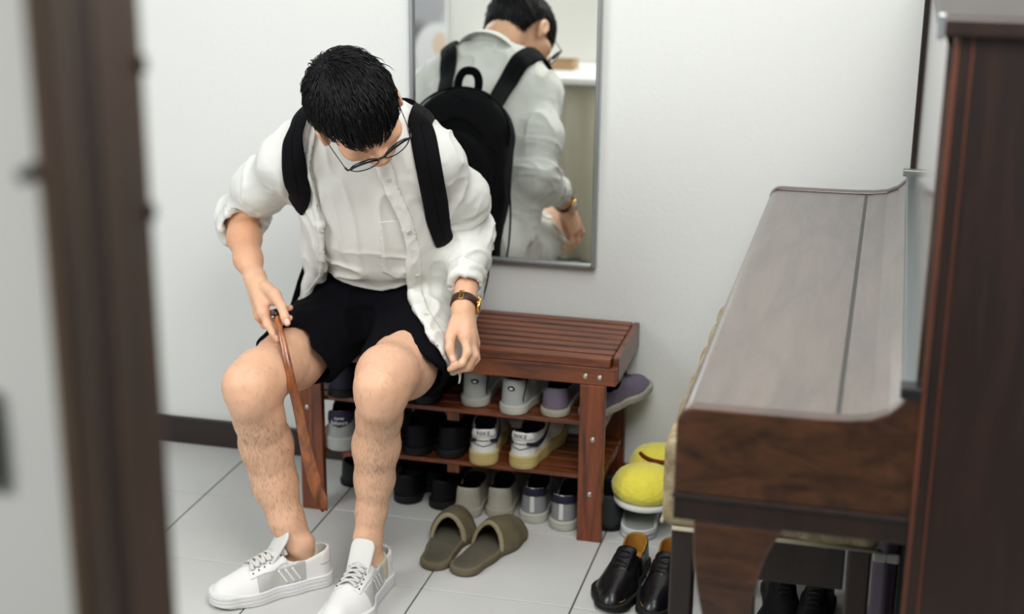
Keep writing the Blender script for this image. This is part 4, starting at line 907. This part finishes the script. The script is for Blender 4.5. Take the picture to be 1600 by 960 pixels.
# cuffs: forearm openings
for a, b in ((elR, wrR), ((-0.8950, 3.1900, 0.7210), wrL)):
    a, b = np.array(a), np.array(b); 0 and of.cone(a * .3 + b * .7 if a[0] < -1.2 else a * .1 + b * .9, b * 1.0, .001, .001, .001)
cR = np.array((-1.4430, 3.1500, 0.7490)); aR = npn(np.array(wrR) - np.array(elR)); cL = np.array((-0.8830, 3.0900, 0.6710)); aL = npn(np.array(wrL) - np.array((-0.8950, 3.1900, 0.7210)))
for c, a in ((cR, aR), (cL, aL)):
    dpl = (X - c[0]) * a[0] + (Y - c[1]) * a[1] + (Z - c[2]) * a[2]; rr = np.sqrt((X - c[0]) ** 2 + (Y - c[1]) ** 2 + (Z - c[2]) ** 2)
    of.F = np.where((rr < .068) & (Z < c[2] + .05), smax(of.F, np.maximum(dpl, (rr - .12)), .004), of.F).astype(np.float32)
of.cone(cR - aR * .02, cR + aR * .03, .044, .046, .004, 's'); of.cone(cL - aL * .02, cL + aL * .03, .030, .031, .004, 's')
of.cone(neckb, H(0, 0, -.07), .066, .066, .01, 's')
V, Q = of.mesh(); V = smooth_v(V, Q, 2, .5); N = v_normals(V, Q)
def seg_t(P, a, b):
    a, b = np.array(a), np.array(b); t = ((P - a) @ (b - a)) / ((b - a) @ (b - a)); d = np.linalg.norm(P - a - np.clip(t, 0, 1)[:, None] * (b - a), axis=1); return t, d
tR, dR = seg_t(V, shR, elR); tL, dL = seg_t(V, shL, elL); tF, dF = seg_t(V, elL, wrL)
slR = np.clip((.10 - dR) / .03, 0, 1) * np.clip(tR * 1.6 - .5, 0, 1); slL = np.clip((.10 - dL) / .03, 0, 1) * np.clip(tL * 1.6 - .5, 0, 1); slF = np.clip((.07 - dF) / .02, 0, 1) * (tF > 0)
W = V + .018 * np.stack([vnoise(V, 11), vnoise(V + 3, 11), vnoise(V + 7, 11)], 1)
def rdg(n): return 1.2 * (1 - np.abs(n)) ** 3 - .5
def rings(t, fr, sd): return rdg(vnoise(np.stack([t * fr, V[:, 0] * 9 + V[:, 1] * 5 + sd, V[:, 2] * 7], 1), 1.0) * 1.3) + .4 * rdg(vnoise(np.stack([t * fr * 2.1, V[:, 0] * 16 + sd, V[:, 2] * 14], 1), 1.0) * 1.3)
disp = .010 * slR * rings(tR + W[:, 2] * .5, 5.5, 0) * np.clip(tR * 1.4, .2, 1) + .010 * slL * rings(tL - W[:, 0] * .6, 5.5, 4) * np.clip(tL * 1.4, .2, 1) + .008 * slF * rings(tF + W[:, 0] * 2, 5, 9)
tor = np.clip(1 - slR - slL - slF, 0, 1); disp = disp + tor * (.007 * rdg(vnoise(W * (1.25, .6, .3), 19) * 1.3) + .0016 * rdg(vnoise(W * (1.0, .8, .6), 34) * 1.3)) + .001 * vnoise(V, 60)
V = V + N * disp[:, None]
shirt = mp('open_shirt', V, Q, m_shirt)
C = V[Q].mean(1); FN = v_normals(V, Q)[Q].mean(1); qx, qz = XZ(C)
def pathdist(path):
    d = np.full(len(C), 9.)
    for a, b in zip(path, path[1:]):
        a, b = np.array(a), np.array(b); t = np.clip(((qx - a[0]) * (b - a)[0] + (qz - a[1]) * (b - a)[1]) / ((b - a) @ (b - a)), 0, 1); d = np.minimum(d, np.hypot(qx - a[0] - t * (b - a)[0], qz - a[1] - t * (b - a)[1]))
    return d
fronty = (FN @ camv > .1) & (C[:, 1] < 3.32); NV = v_normals(V, Q)
for path in (right_edge[:-1], left_edge[1:]):
    m_ = (pathdist(path) < (.030 if path[0] == right_edge[0] else .014)) & fronty & (C[:, 2] > .47)
    if m_.any(): Wv, q = sub_mesh(V, Q, m_, .0018, NV); Wv = Wv + 0; mp('placket', Wv, q, m_shirt, shirt, solid=.0015)
for c, a, ln_ in ((cR, aR, .026), (cL, aL, .050)):
    dp_ = (C - c) @ a; m_ = (dp_ > -ln_) & (np.linalg.norm(C - c - np.outer(dp_, a), axis=1) < .062) & (dp_ < .004) & (C[:, 2] < c[2] + .07) & (np.abs(C[:, 0] - c[0]) < .07)
    if c is cL: m_ &= C[:, 0] > c[0] - .05
    if m_.any(): Wv, q = sub_mesh(V, Q, m_, .0025, NV); mp('rolled_cuff', Wv, q, m_shirt, shirt, solid=.002)
m_btn = mat('shirt_button', (196, 192, 176), .35, .4)
for p in ((-1.0630, 0.8940), (-1.0180, 0.7830), (-0.9990, 0.6840), (-0.9810, 0.5920), (-0.9420, 0.5150), (-1.2710, 0.5940)):
    dd = np.hypot(qx - p[0], qz - p[1]) + np.where(fronty, 0, 9); j = dd.argmin(); n_ = FN[j] / np.linalg.norm(FN[j])
    o = put('button', lathe_mesh([(0, .001), (.003, .0012), (.0048, .002), (.0055, .001), (.0055, -.001), (0, -.001)], 14), m_btn, shirt, smooth=True)
    o.location = Vector(C[j] + n_ * .003 - np.array(CEN)); o.rotation_euler = Vector(n_).to_track_quat('Z', 'Y').to_euler()
# collar
def collar():
    bm = bmesh.new(); cc = np.array(neckb) + np.array((0, .004, .016)); up = npn(np.array(H(0, -.03, -.06)) - cc + np.array((0, 0, .03))); e1 = npn(np.cross(up, (0, 1, 0))) ; e2 = np.cross(up, e1); rows = []
    for a in np.linspace(-2.45, 2.45, 45):
        d = e1 * math.sin(a) * (1 if e1[0] > 0 else -1) + e2 * (math.cos(a)) * (1 if e2[1] > 0 else -1); k = abs(a) / 2.45; r0 = .070 + .006 * k
        prof = [(r0 - .001, .000), (r0 - .002, .030 - .010 * k), (r0 + .005, .038 - .014 * k), (r0 + .016, .026 - .014 * k), (r0 + .026 + .012 * k ** 4, .004 - .016 * k)]
        rows.append([bm.verts.new(Vector(cc + d * r + up * h_ - np.array(CEN))) for r, h_ in prof])
    for p_, q_ in zip(rows, rows[1:]):
        for k in range(4): bm.faces.new((p_[k], p_[k + 1], q_[k + 1], q_[k]))
    o = put('collar', bm_mesh(bm), m_shirt, shirt, smooth=True); s_ = o.modifiers.new('s', 'SOLIDIFY'); s_.thickness = .003
    s_ = o.modifiers.new('b', 'SUBSURF'); s_.levels = s_.render_levels = 1
collar()
# ================================================================== worn sneakers, sock
def eyelets(r, V, sg):
    for i in range(6):
        for s_ in (-1, 1):
            x = .128 + i * .0135; y = .0215 * s_ + .001 * i * s_; z = surf_z(V, x, y, .004)
            o = put('eyelet', lathe_mesh([(0, .0012), (.0014, .0012), (.0018, .0004), (.0018, -.001)], 8), m_dark, r); o.location = (x, y * sg, z)
    W_ = .0265; bm = bmesh.new(); rows = []
    for a in np.linspace(0, 1, 12):
        x = .158 - .050 * a; z = .076 + .072 * a ** 1.1; ww = W_ * (1.0 + .10 * a) * math.sqrt(max(.0, 1 - max(0, (a - .86) / .14) ** 2.5) * .55 + .45)
        rows.append([bm.verts.new((x - .25 * abs(y) ** 1.5, y * sg, z - 6 * y * y)) for y in np.linspace(-ww, ww, 9)])
    for p_, q_ in zip(rows, rows[1:]):
        for k in range(8): bm.faces.new((p_[k], p_[k + 1], q_[k + 1], q_[k]))
    o = put('tongue', bm_mesh(bm), m_w, r, smooth=True); s_ = o.modifiers.new('s', 'SOLIDIFY'); s_.thickness = .007; s_.offset = 0; s_ = o.modifiers.new('b', 'SUBSURF'); s_.levels = s_.render_levels = 1
    # crossing laces
    for i in range(6):
        x = .128 + i * .0135; zc = surf_z(V, x, 0, .008) + .0045
        for d_ in (-1, 1):
            ze = surf_z(V, x, .021, .005) + .002; ze2 = surf_z(V, x - .0135, .021, .005) + .002
            bm = bmesh.new(); P = catmull([(x, -.0215 * d_, ze), (x - .003, -.010 * d_, zc + .001), (x - .009, .008 * d_, zc + .003 + .001 * d_), (x - .0125, .0205 * d_, ze2)], 5)
            tube_bm(bm, P, .0050, 8, .32, (0, 0, 1)); put('lace', bm_mesh(bm), m_lace_w, r, smooth=True)
m_ww = mat('sneaker_white', (226, 226, 224), .5, .35, bump=.08, bscale=300); m_wg = mat('sneaker_grey_panel', (188, 188, 184), .6, .3, noise=.06, nscale=40)
S_W = dict(L=.292, w=1.02, mat=m_ww, lining=m_ww, sole_mat=mat('sneaker_sole', (218, 218, 218), .6, .3), insole_mat=None, sole=.031, foxing=.006, flange=.003, tx=[0, .03, .07, .10, .125, .16, .20, .24, .292], tz=[.096, .092, .080, .086, .100, .088, .072, .061, .050], slot=0, h=.0024,
           patches=[('side_panel', lambda C, N: (np.abs(N[:, 2]) < .75) & (C[:, 0] > .075) & (C[:, 0] < .190) & (C[:, 2] > .030) & (C[:, 2] < .074 - .10 * (C[:, 0] - .10)), m_wg, .0003),
                    ('heel_patch', lambda C, N: (C[:, 0] < .040) & (C[:, 2] > .058) & (N[:, 2] < .8), m_ww, .0016),
                    ('eyestay', lambda C, N: (C[:, 0] > .118) & (C[:, 0] < .208) & (np.abs(C[:, 1]) > .012 + .02 * (C[:, 0] > .203)) & (np.abs(C[:, 1]) < .032) & (N[:, 2] > .25), m_ww, .0012)])
AW = shoe_arrays(S_W)
for nm, loc, rz, mir in (('sneaker_right', (-1.150, 2.918, 0), D(-137), True), ('sneaker_left', (-1.034, 2.952, 0), D(-95), False)):
    r = build_shoe('sneaker', S_W, AW, (loc[0] - CEN[0], loc[1] - CEN[1], loc[2] - CEN[2]), rz, None, None, mirror=mir, extra=eyelets, parent=man)
    r['label'] = 'white leather sneaker with grey side panel'
    for k in range(3):
        for s_ in (-1, 1):
            P = [(.088 + k * .016 + .020 * t, surf_pt(AW['upper'][0], .088 + k * .016 + .020 * t, .034 + .034 * t, s_) + .0007 * s_, .034 + .034 * t) for t in np.linspace(0, 1, 5)]
            tube('side_stripe', [(x, y * (-1 if mir else 1), z) for x, y, z in P], .0028, m_ww, r, 6, .3, (0, s_ * (-1 if mir else 1), 0), n=2)
m_sock = mat('beige_sock', (196, 190, 170), .9, .1, bump=.5, bscale=700)
for c, ax in (((-1.204, 2.884, .074), npn(np.array((.05, -.05, .3)))), ((-1.043, 2.89, .072), npn(np.array((0, -.02, .3))))):
    f = Field(np.array(c) - .07, np.array(c) + .07, .003); f.cone(np.array(c) - ax * .03, np.array(c) + ax * .006, .0365, .0345, .01); _, (X, Y, Z) = f.all()
    f.F = smax(f.F, (X - c[0]) * ax[0] + (Y - c[1]) * ax[1] + (Z - c[2]) * ax[2] - .012 - .25 * ((Y - c[1]) - (X - c[0])) * .4, .003).astype(np.float32); V, Q = f.mesh(); mp('sock', V, Q, m_sock)

# ================================================================== things he wears and holds
# glasses
GLD = -.010
gl = empty('eyeglasses', tuple(H(0, .105, 0)), 'black half-rimmed eyeglasses on the bowed face of the seated man', 'glasses')
def gp(name, pts, r, m, seg=8, flat=1, up=None, n=4): return tube(name, [tuple(H(p[0], p[1] + .004, p[2] + GLD) - H(0, .105, 0)) for p in pts], r, m, gl, seg, flat, up, n)
m_gf = mat('glossy_black', (14, 14, 16), .25, .5); m_gw = mat('gunmetal', (70, 70, 74), .3, metal=.9)
for s_ in (-1, 1):
    def lens(t): return (s_ * (.037 + .029 * math.cos(t)), .112 - .010 * ((.037 + .029 * math.cos(t)) / .066) ** 2, -.010 + .017 * math.sin(t))
    gp('browline', [lens(t) for t in np.linspace(.0, PI, 9)], [.0024, .0038, .0042, .0038, .0026], m_gf)
    gp('lower_rim', [lens(t) for t in np.linspace(PI, 2 * PI, 11)], .0013, m_gf, 6)
    bm = bmesh.new(); bm.faces.new([bm.verts.new(Vector(H(lens(t)[0], lens(t)[1] + .004, lens(t)[2] + GLD) - H(0, .105, 0))) for t in np.linspace(0, 2 * PI, 25)[:-1]])
    lm = MATS.get('lens_glass') or bpy.data.materials.new('lens_glass'); MATS['lens_glass'] = lm; lm.use_nodes = True
    b_ = lm.node_tree.nodes['Principled BSDF']; b_.inputs['Transmission Weight'].default_value = 1; b_.inputs['Roughness'].default_value = 0; b_.inputs['IOR'].default_value = 1.12; b_.inputs['Base Color'].default_value = (.95, .97, 1, 1)
    o = put('lens', bm_mesh(bm), lm, gl); q = o.modifiers.new('s', 'SOLIDIFY'); q.thickness = .001
    gp('hinge', [(s_ * .066, .102, -.006), (s_ * .072, .101, -.005), (s_ * .0745, .094, -.004)], .0022, m_gf)
    gp('temple', [(s_ * .0745, .094, -.004), (s_ * .080, .05, .002), (s_ * .084, .008, .006), (s_ * .083, -.012, -.008)], .0011, m_gw, 6)
    gp('nose_pad', [(s_ * .011, .106, -.014), (s_ * .010, .101, -.022)], .0018, m_gw, 6, n=1)
gp('bridge', [(-.010, .1115, -.004), (0, .114, -.001), (.010, .1115, -.004)], .0024, m_gf)

# watch on the left wrist
wc = np.array((-0.8760, 3.0550, 0.6410)); wax = npn(np.array(wrL) - np.array((-0.8910, 3.1600, 0.7060))); wn = np.array((.80, .58, .05)); wn = npn(wn - wax * (wn @ wax)); ws = np.cross(wax, wn)
wt = empty('wristwatch', tuple(wc), 'wristwatch with brown leather strap and gold case on the left wrist', 'watch')
m_strap = mat('brown_leather', (58, 30, 20), .4, .4, noise=.2, nscale=60, bump=.3, bscale=300); m_goldm = mat('gold', (212, 170, 98), .25, metal=1)
bm = bmesh.new(); RX, RY = .0275, .0268; n_ = 40; ring = []
for i in range(n_):
    t = 2 * PI * i / n_; d = wn * math.cos(t) * RX + ws * math.sin(t) * RY; e = npn(d); wv = .0098
    ring.append([bm.verts.new(Vector(d + e * a + wax * b)) for a, b in ((0, -wv), (0.0014, -wv), (.0026, -wv * .7), (.0026, wv * .7), (.0014, wv), (0, wv))])
for i in range(n_):
    a, b = ring[i], ring[(i + 1) % n_]
    for k in range(6): bm.faces.new((a[k], a[(k + 1) % 6], b[(k + 1) % 6], b[k]))
put('strap', bm_mesh(bm), m_strap, wt, smooth=True)
qm = Matrix((ws, wax, wn)).transposed().to_4x4()
def wpart(name, me, m, off_, smooth=True, M=qm): o = put(name, me, m, wt, smooth=smooth); o.matrix_local = Matrix.Translation(Vector(off_)) @ M; return o
case = wpart('case', lathe_mesh([(0, 0), (.0175, 0), (.019, .002), (.019, .006), (.0175, .0078), (.0158, .0078), (.0158, .007), (0, .007)], 32), m_goldm, wn * (RX + .001))
wpart('dial', lathe_mesh([(0, .0074), (.0158, .0074), (.0158, .0070), (0, .0070)], 32), mat('dial_white', (210, 212, 210), .25), wn * (RX + .001))
for a_ in (0, 1): wpart('watch_hand', bm_mesh((lambda b: (box_bm(b, -.0005, .0005, 0, .011 - .004 * a_, .0076, .0079), b)[1])(bmesh.new())), m_dark, wn * (RX + .001), False, qm @ Matrix.Rotation(1.1 + 2.2 * a_, 4, 'Z'))
for s_ in (-1, 1):
    for k in (-1, 1): wpart('lug', bm_mesh((lambda b: (box_bm(b, -.003, .003, -.002, .002, -.002, .003, .0008), b)[1])(bmesh.new())), m_goldm, wn * (RX + .001) + ws * .019 * s_ + wax * .007 * k)
# buckle facing the camera side
bt = npn(camv - wax * (camv @ wax) - np.array((.35, 0, 0))); bt = npn(bt - wax * (bt @ wax)); bs_ = np.cross(wax, bt); bq = Matrix((bs_, wax, bt)).transposed().to_4x4(); RB = .0292
bm = bmesh.new(); box_bm(bm, -.0022, .0022, -.0120, .0120, -.0005, .002, .0008); wpart('buckle', bm_mesh(bm), m_goldm, bt * RB, False, bq)
bm = bmesh.new(); box_bm(bm, -.007, .0, -.0120, -.0100, -.0005, .002, .0008); box_bm(bm, -.007, .0, .0100, .0120, -.0005, .002, .0008); box_bm(bm, -.0085, -.0065, -.0120, .0120, -.0005, .002, .0008); wpart('buckle_frame', bm_mesh(bm), m_goldm, bt * RB, False, bq)

# shoehorn in the right hand
sh = empty('shoehorn', (-1.2190, 2.9300, 0.3860), 'long curved wooden shoehorn held in the right hand', 'shoehorn'); o0 = np.array((-1.2190, 2.9300, 0.3860))
m_horn = wood('shoehorn_wood', (92, 44, 18), (184, 108, 52), .3, .5, scale=(20, 20, 2.0), figure=.5)
P = [np.array(p) for p in ((-1.2580, 2.9050, 0.6340), (-1.2220, 2.8550, 0.5760), (-1.1950, 2.8300, 0.4990), (-1.1860, 2.8450, 0.4210), (-1.1870, 2.8800, 0.3250), (-1.1820, 2.9100, 0.2360), (-1.1720, 2.9400, 0.1540))]
Pc = np.array(catmull(P, 6)) - o0; nP = len(Pc); tt = np.linspace(0, 1, nP); wdt = np.interp(tt, [0, .03, .15, .35, .6, .8, .95, 1], [.003, .0062, .0082, .0095, .0125, .0155, .0150, .006]); thk = np.interp(tt, [0, .1, .5, 1], [.005, .005, .004, .0028])
bm = bmesh.new(); rows = []
for i in range(nP):
    t = npn(Pc[min(i + 1, nP - 1)] - Pc[max(i - 1, 0)]); sd = npn(np.cross(t, camv)); nn = np.cross(sd, t); cup = .5 * max(0, tt[i] - .5) * .012; row = []
    for k in range(12):
        a = 2 * PI * k / 12; y = math.cos(a); row.append(bm.verts.new(Vector(Pc[i] + sd * y * wdt[i] + nn * (math.sin(a) * thk[i] - cup * (1 - y * y) * 2))))
    rows.append(row)
for a, b in zip(rows, rows[1:]):
    for k in range(12): bm.faces.new((a[k], a[(k + 1) % 12], b[(k + 1) % 12], b[k]))
bm.faces.new(rows[0]); bm.faces.new(rows[-1][::-1])
put('shaft', bm_mesh(bm), m_horn, sh, smooth=True)
tube('handle_cap', [tuple(np.array((-1.2590, 2.9060, 0.6380)) - o0), tuple(np.array((-1.2520, 2.8970, 0.6210)) - o0)], .0072, m_gf, sh, 12, n=1)
put('cap_rivet', lathe_mesh([(0, .001), (.0015, .001), (.002, 0)], 10), m_alu if False else M_alu, sh, loc=tuple(np.array((-1.2600, 2.8980, 0.6350)) - o0), rot=(PI / 2, 0, 0))

# white paper tag held in the left hand
pt = empty('paper_tag', (-0.8810, 3.0300, 0.5210), 'narrow white paper strip pinched in the fingers of the left hand', 'paper'); o1 = np.array((-0.8810, 3.0300, 0.5210))
tube('strip', [tuple(np.array(q) - o1) for q in ((-0.8890, 3.0700, 0.5450), (-0.8850, 3.0400, 0.5290), (-0.8750, 3.0050, 0.5120), (-0.8690, 3.0000, 0.4900), (-0.8700, 2.9950, 0.4740))], [.010, .011, .009, .004, .0022], mat('white_paper', (214, 214, 208), .7), pt, 8, .12, tuple(npn(camv + ir * .9)))

# ------------------------------------------------------------------ backpack
m_bp = mat('black_nylon', (9, 9, 13), .85, .15, bump=.6, bscale=500, noise=.1, nscale=12); m_web = mat('black_webbing', (6, 6, 9), .9, .1, bump=.6, bscale=900)
BC = np.array((-1.098, 3.395, .74))
bg = empty('backpack', tuple(BC), 'black backpack on the back of the seated man, seen whole in the mirror', 'backpack')
bax = npn(np.array((.02, -.17, .50))); bl = npn(np.array((1., 0, 0)) - bax * bax[0]); bd = np.cross(bl, bax)   # bd points to the wall
if bd[1] < 0: bd = -bd
def bpp(name, V, Q, m, par=None): o = put(name, np_mesh(V - BC, Q, name), m, par or bg); return o
f = Field(BC - (.2, .16, .32), BC + (.2, .16, .32), .0045); _, (X, Y, Z) = f.all()
ll = (X - BC[0]) * bl[0] + (Y - BC[1]) * bl[1] + (Z - BC[2]) * bl[2]; hh_ = (X - BC[0]) * bax[0] + (Y - BC[1]) * bax[1] + (Z - BC[2]) * bax[2]; dd_ = (X - BC[0]) * bd[0] + (Y - BC[1]) * bd[1] + (Z - BC[2]) * bd[2]
wdh = .140 - .0 * hh_; cap_ = np.sqrt(ll ** 2 + np.maximum(hh_ - .135, 0) ** 2 * 1.15) - wdh; base_ = smax(cap_, -.245 - hh_, .05)
thick = .064 - .10 * np.clip(hh_ - .02, 0, 1) - .0 * ll
f.F = smax(base_, np.abs(dd_) - thick, .045).astype(np.float32); V, Q = f.mesh(); V = smooth_v(V, Q, 2, .5); N = v_normals(V, Q)
V = V + N * (.006 * (1 - 2 * np.abs(vnoise(V * (1.3, .7, .35), 14))) + .002 * vnoise(V, 30))[:, None]; bpp('main_compartment', V, Q, m_bp)
BPV, BPN = V, N
f2 = Field(BC - (.2, .16, .32), BC + (.2, .16, .32), .0045); cp2 = smax(np.sqrt(ll ** 2 + np.maximum(hh_ - .03, 0) ** 2) - .118, -.225 - hh_, .05); f2.F = smax(cp2, np.abs(dd_ - .045) - .035 + .04 * np.clip(hh_, 0, 1), .035).astype(np.float32)
V, Q = f2.mesh(); N = v_normals(V, Q); V = V + N * (.004 * vnoise(V * (1, .7, .5), 20))[:, None]; bpp('front_pocket', V, Q, m_bp)
def bw(l, h_, d): return tuple(bl * l + bax * h_ + bd * d)
tube('zip_piping', [bw(.139 * math.sin(a), .135 + .130 * math.cos(a), .040 - .012 * math.cos(a)) for a in np.linspace(-1.7, 1.7, 17)], .003, m_web, bg, 6, n=3)
tube('flap_seam', [bw(x, .150 + .030 * math.cos(x * 24) - 2.2 * x * x, .056) for x in np.linspace(-.115, .115, 13)], .0026, m_web, bg, 6, n=3)
tube('haul_loop', [bw(-.026, .25, .0), bw(-.028, .285, .004), (bw(-.018, .308, .006)), bw(.0, .314, .006), bw(.018, .308, .006), bw(.028, .285, .004), bw(.026, .25, .0)], .0115, m_web, bg, 8, .35, tuple(bd), n=5)
# shoulder straps laid on the shirt surface

me_s = shirt.data; nv = len(me_s.vertices); co = np.empty(nv * 3, np.float32); me_s.vertices.foreach_get('co', co); co = co.reshape(-1, 3) + np.array(CEN)
con = np.empty(nv * 3, np.float32); me_s.vertices.foreach_get('normal', con); con = con.reshape(-1, 3)
cqx, cqz = co[:, 0] + (co[:, 1] - 3.1) * .364, co[:, 2] + (co[:, 1] - 3.1) * .274
def onshirt(p, lift, yfb):
    d = np.hypot(cqx - p[0], cqz - p[1]); m = (d < .010) & (co[:, 1] < 3.25)
    y = co[m, 1].min() if m.any() else yfb
    return np.array((p[0] - (y - 3.1) * .364, y, p[1] - (y - 3.1) * .274)) + camv * lift
def surf_at(x, y):
    m = np.hypot(co[:, 0] - x, co[:, 1] - y) < .010; return co[m, 2].max() if m.any() else 1.04
for nm, front_, yf, overp, under, wmul in (
        ('R', [(-1.2660, 1.0090), (-1.2750, 0.9860), (-1.2790, 0.9520), (-1.2790, 0.9130), (-1.2770, 0.8750), (-1.2690, 0.8460)], 3.06, [(-1.205, 3.10), (-1.195, 3.14), (-1.185, 3.18)], [(-1.2680, 3.1200, 0.8210), (-1.2980, 3.2000, 0.7890)], 1),
        ('L', [(-0.9950, 1.0290), (-0.9860, 1.0040), (-0.9810, 0.9620), (-0.9710, 0.9130), (-0.9580, 0.8560), (-0.9450, 0.8060)], 3.06, [(-.975, 3.10), (-.995, 3.14), (-1.015, 3.18)], [(-0.9390, 3.1200, 0.7610), (-0.9600, 3.2000, 0.7180)], 1)):
    top_ = [np.array((x, y, surf_at(x, y) + .008)) for x, y in overp][::-1]
    start = BC + np.array(bw(-.075 if nm == 'R' else .06, .215, -.03)); fr_ = [onshirt(p, .008, yf) for p in front_]
    pts = [start] + top_ + fr_ + [np.array(u_) for u_ in under]
    cP = np.array(catmull(pts, 6)); nrm_ = []
    for it in range(10): cP[1:-1] = .5 * cP[1:-1] + .25 * (cP[:-2] + cP[2:])
    for it in range(3):
        for i_ in range(6, len(cP) - 8):
            d = np.linalg.norm(co - cP[i_], axis=1); j = d.argsort()[:10]; nn_ = npn(con[j].mean(0)); hgt = ((cP[i_] - co[j]) @ nn_).max()
            hgt = (cP[i_] - co[j].mean(0)) @ nn_; cP[i_] += nn_ * (.009 - hgt)
        cP[1:-1] = .5 * cP[1:-1] + .25 * (cP[:-2] + cP[2:])
    ctr = np.array((-1.11, 3.14, .86)); 
    for q in cP:
        d = np.linalg.norm(co - q, axis=1); j = d.argsort()[:12]; nrm_.append(npn(con[j].mean(0)))
    nrm_ = np.array(nrm_)
    for it in range(12): nrm_[1:-1] = .5 * nrm_[1:-1] + .25 * (nrm_[:-2] + nrm_[2:])
    nrm_ /= np.linalg.norm(nrm_, axis=1, keepdims=True); nrm_ = [tuple(q) for q in nrm_]
    tt_ = np.linspace(0, 1, len(cP)); rr_ = np.interp(tt_, [0, .15, .8, .93, 1], [.022, .028, .0275, .023, .013])
    bm = bmesh.new(); tube_bm(bm, cP - BC, list(rr_), 10, .22, nrm_); put('shoulder_strap', bm_mesh(bm), m_bp, bg, smooth=True)
    tube('strap_seam', [tuple(q - BC + np.array(n__) * .0052) for q, n__ in zip(cP[8:-6:3], nrm_[8:-6:3])], .0014, m_web, bg, 5, n=2)
tube('webbing', [tuple(np.array(q) - BC) for q in ((-1.2980, 3.2000, 0.7890), (-1.3390, 3.3000, 0.6520), (-1.3650, 3.3100, 0.5820), (-1.3900, 3.3100, 0.5060))], .0085, m_web, bg, 8, .15, tuple(camv), n=6)
tube('webbing', [tuple(np.array(q) - BC) for q in ((-0.9600, 3.2000, 0.7180), (-0.9940, 3.3400, 0.6200), (-1.0190, 3.4200, 0.4800))], .009, m_web, bg, 8, .15, tuple(camv), n=6)
tube('webbing', [bw(.150, .04, .04), bw(.168, -.06, .04), bw(.170, -.16, .03), bw(.155, -.235, .02)], .010, m_web, bg, 8, .15, tuple(bl), n=6)
